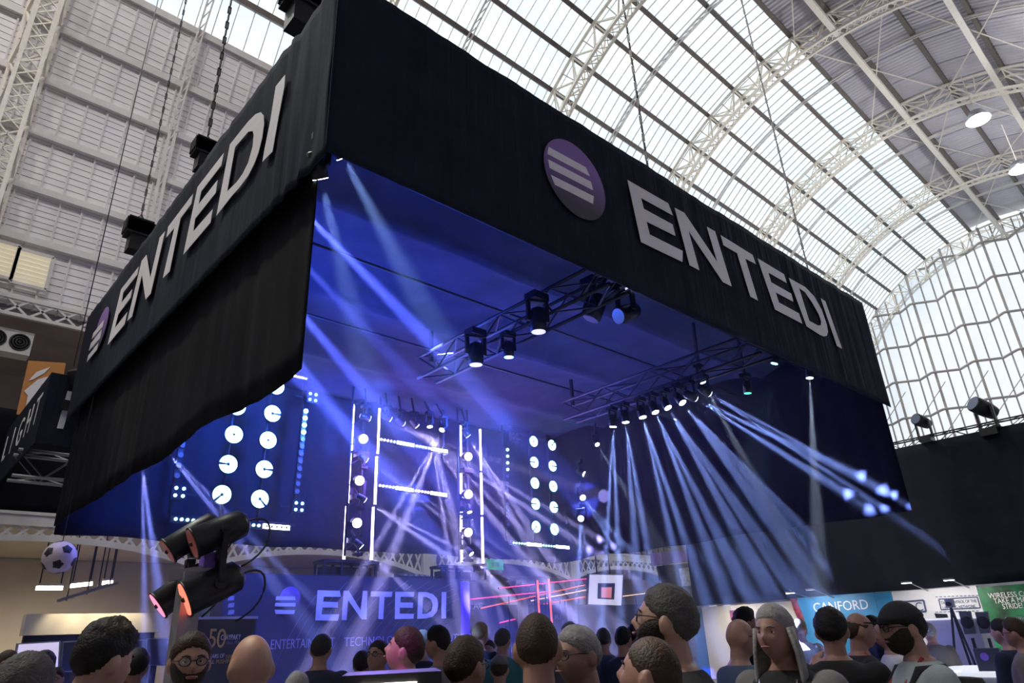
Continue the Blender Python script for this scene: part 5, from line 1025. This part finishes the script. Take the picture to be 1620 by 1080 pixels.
person((731, 1056), 92, 40, 'man with smooth dark hair and glasses turned away, before the neon stand', 'short', 'hair_brown', 'skin_a', 'cl_black', glasses=True, **N)
person((758, 1004), 34, 30, 'fair-haired person glowing violet under the neon bars', 'short', 'hair_fair', 'skin_b', 'cl_navy'); person((794, 1014), 36, 25, 'man in a teal shirt under the neon bars', 'short', 'hair_dgrey', 'skin_b', 'cl_teal'); person((790, 1060), 46, 10, 'person in a pale cap in front of the teal shirt', 'short', 'hair_brown', 'skin_b', 'cl_white', cap='cl_grey')
person((850, 1026), 106, 2, 'man with cropped hair seen straight from behind in a black collar', 'buzz', 'hair_brown', 'skin_a', 'cl_black', **N)
person((922, 1037), 88, -128, 'grey-haired man in dark glasses looking sideways beside the cropped head', 'short', 'hair_grey', 'skin_b', 'cl_black', glasses=True, fat=1.08, **N)
person((1032, 1075), 124, -70, 'man with close brown hair bowing below the bearded man', 'buzz', 'hair_brown', 'skin_a', 'cl_black', pitch=-14, **N)
person((1058, 987), 102, -80, 'tall bearded man in glasses and a black shirt, grey hair brightly lit', 'short', 'hair_dgrey', 'skin_b', 'cl_black', beard=True, glasses=True, pitch=-12, fat=1.06, thick=.015, **N)
person((1166, 1010), 60, 60, 'bald man in glasses and grey shirt raising a hand before the cream wall', None, 'hair_brown', 'skin_b', 'cl_blue', glasses=True, pose='raise', sleeve='long'); person((1176, 985), 38, 70, 'dark curly-haired man in front of the small red sign', 'short', 'hair_black', 'skin_c', 'cl_black', thick=.03)
person((1232, 1000), 84, -150, 'older person with long grey hair and a silver chain in a grey jacket', 'long', 'hair_grey', 'skin_a', 'cl_black', thick=.009, extra={'jacket': 'cl_grey', 'chain': 1}, **N)
person((1315, 998), 66, 10, 'dark-haired man in a black suit seen from behind before the blue wall', 'short', 'hair_black', 'skin_a', 'cl_black', sleeve='long', thick=.018, fat=1.04, **N)
person((1354, 998), 55, 70, 'balding man in profile with a red lanyard beside the black suit', 'balding', 'hair_brown', 'skin_a', 'cl_black', extra={'lanyard': 1}, **N); person((1377, 992), 34, 70, 'dark-haired man in a blue shirt before the blue wall', 'short', 'hair_black', 'skin_b', 'cl_navy')
person((1404, 1004), 46, -100, 'dark-haired man bowing his head behind the cap wearer', 'short', 'hair_black', 'skin_a', 'cl_white', pitch=-14)
person((1438, 994), 74, -112, 'bearded man in black cap, sage shirt, backpack straps and red lanyard', 'short', 'hair_black', 'skin_b', 'cl_sage', beard=True, glasses=True, cap='cl_black', extra={'lanyard': 1, 'backpack': 1}, fat=1.05, **N)
person((1471, 1000), 30, -20, 'grey-haired person half hidden behind the cap wearer', 'short', 'hair_grey', 'skin_b', 'cl_grey'); person((1613, 1002), 46, -75, 'man with brown hair and glasses before the green wall', 'swept', 'hair_brown', 'skin_a', 'cl_grey', glasses=True)
person((1590, 1000), 42, -60, 'person in a dark shirt reaching over the white counter', 'short', 'hair_black', 'skin_b', 'cl_navy', pose='front')
for a, h, f, lab, hm, cl in (((985, 1012), 38, 20, 'dark-haired person in a dark jacket behind the bearded man', 'hair_black', 'cl_navy'), ((1003, 1006), 36, 60, 'dark-haired person close behind the bearded man', 'hair_black', 'cl_blue'), ((955, 1012), 34, 0, 'person in the haze behind the grey-haired man', 'hair_dgrey', 'cl_blue'), ((900, 1004), 36, 30, 'grey-haired person in the haze beside the cropped head', 'hair_grey', 'cl_grey'), ((1265, 995), 30, 20, 'fair-haired person behind the long-haired person', 'hair_fair', 'cl_white'), ((775, 1028), 30, 200, 'small figure in white under the neon bars', 'hair_brown', 'cl_white')): person(a, h, f, lab, 'short', hm, 'skin_b', cl)
# black mixing case with a lit strip
o = empty('mixing_case', P_(620, 1075, 3.0), 'black equipment case with a glowing white strip and knobs', 'case'); c = V(o.location); o.location.z = 0; c.z = 0; zt_ = P_(620, 1062, 3.0).z
MB().box((-.18, -.2, 0), (.18, .2, zt_)).build('body', 'black_metal', o); d_ = V((-c.x, -c.y, 0)).normalized(); s_ = V((-d_.y, d_.x, 0))
o.rotation_euler = (0, 0, math.atan2(d_.x, -d_.y)); MB().box((-.11, -.212, zt_-.045), (.09, -.20, zt_-.03)).build('light_strip', 'em_warm', o)
for k in range(4): MB().cyl((-.13+.08*k, -.20, zt_-.10), (-.13+.08*k, -.225, zt_-.10), .016, 12).build('knob', 'alu', o)
# violet spill on the man beside the case, white and amber spots without fixtures
spot('violet_spill', vp_.location+V((-.9, -.3, 2.6)), vp_.location+V((0, 0, 1.6)), 26, 40, (.75, .10, 1), .6, .05)
p = P_(1058, 985, 2.4); spot('white_spill', V((1.0, 3.4, 4.6)), p+V((0, 0, .05)), 7, 500, (1, .98, .92), .5, .05)
p = P_(299, 1020, 3.0); spot('amber_spill', p+V((.1, 1.0, 2.6)), p, 12, 90, (1, .65, .2), .5, .05)
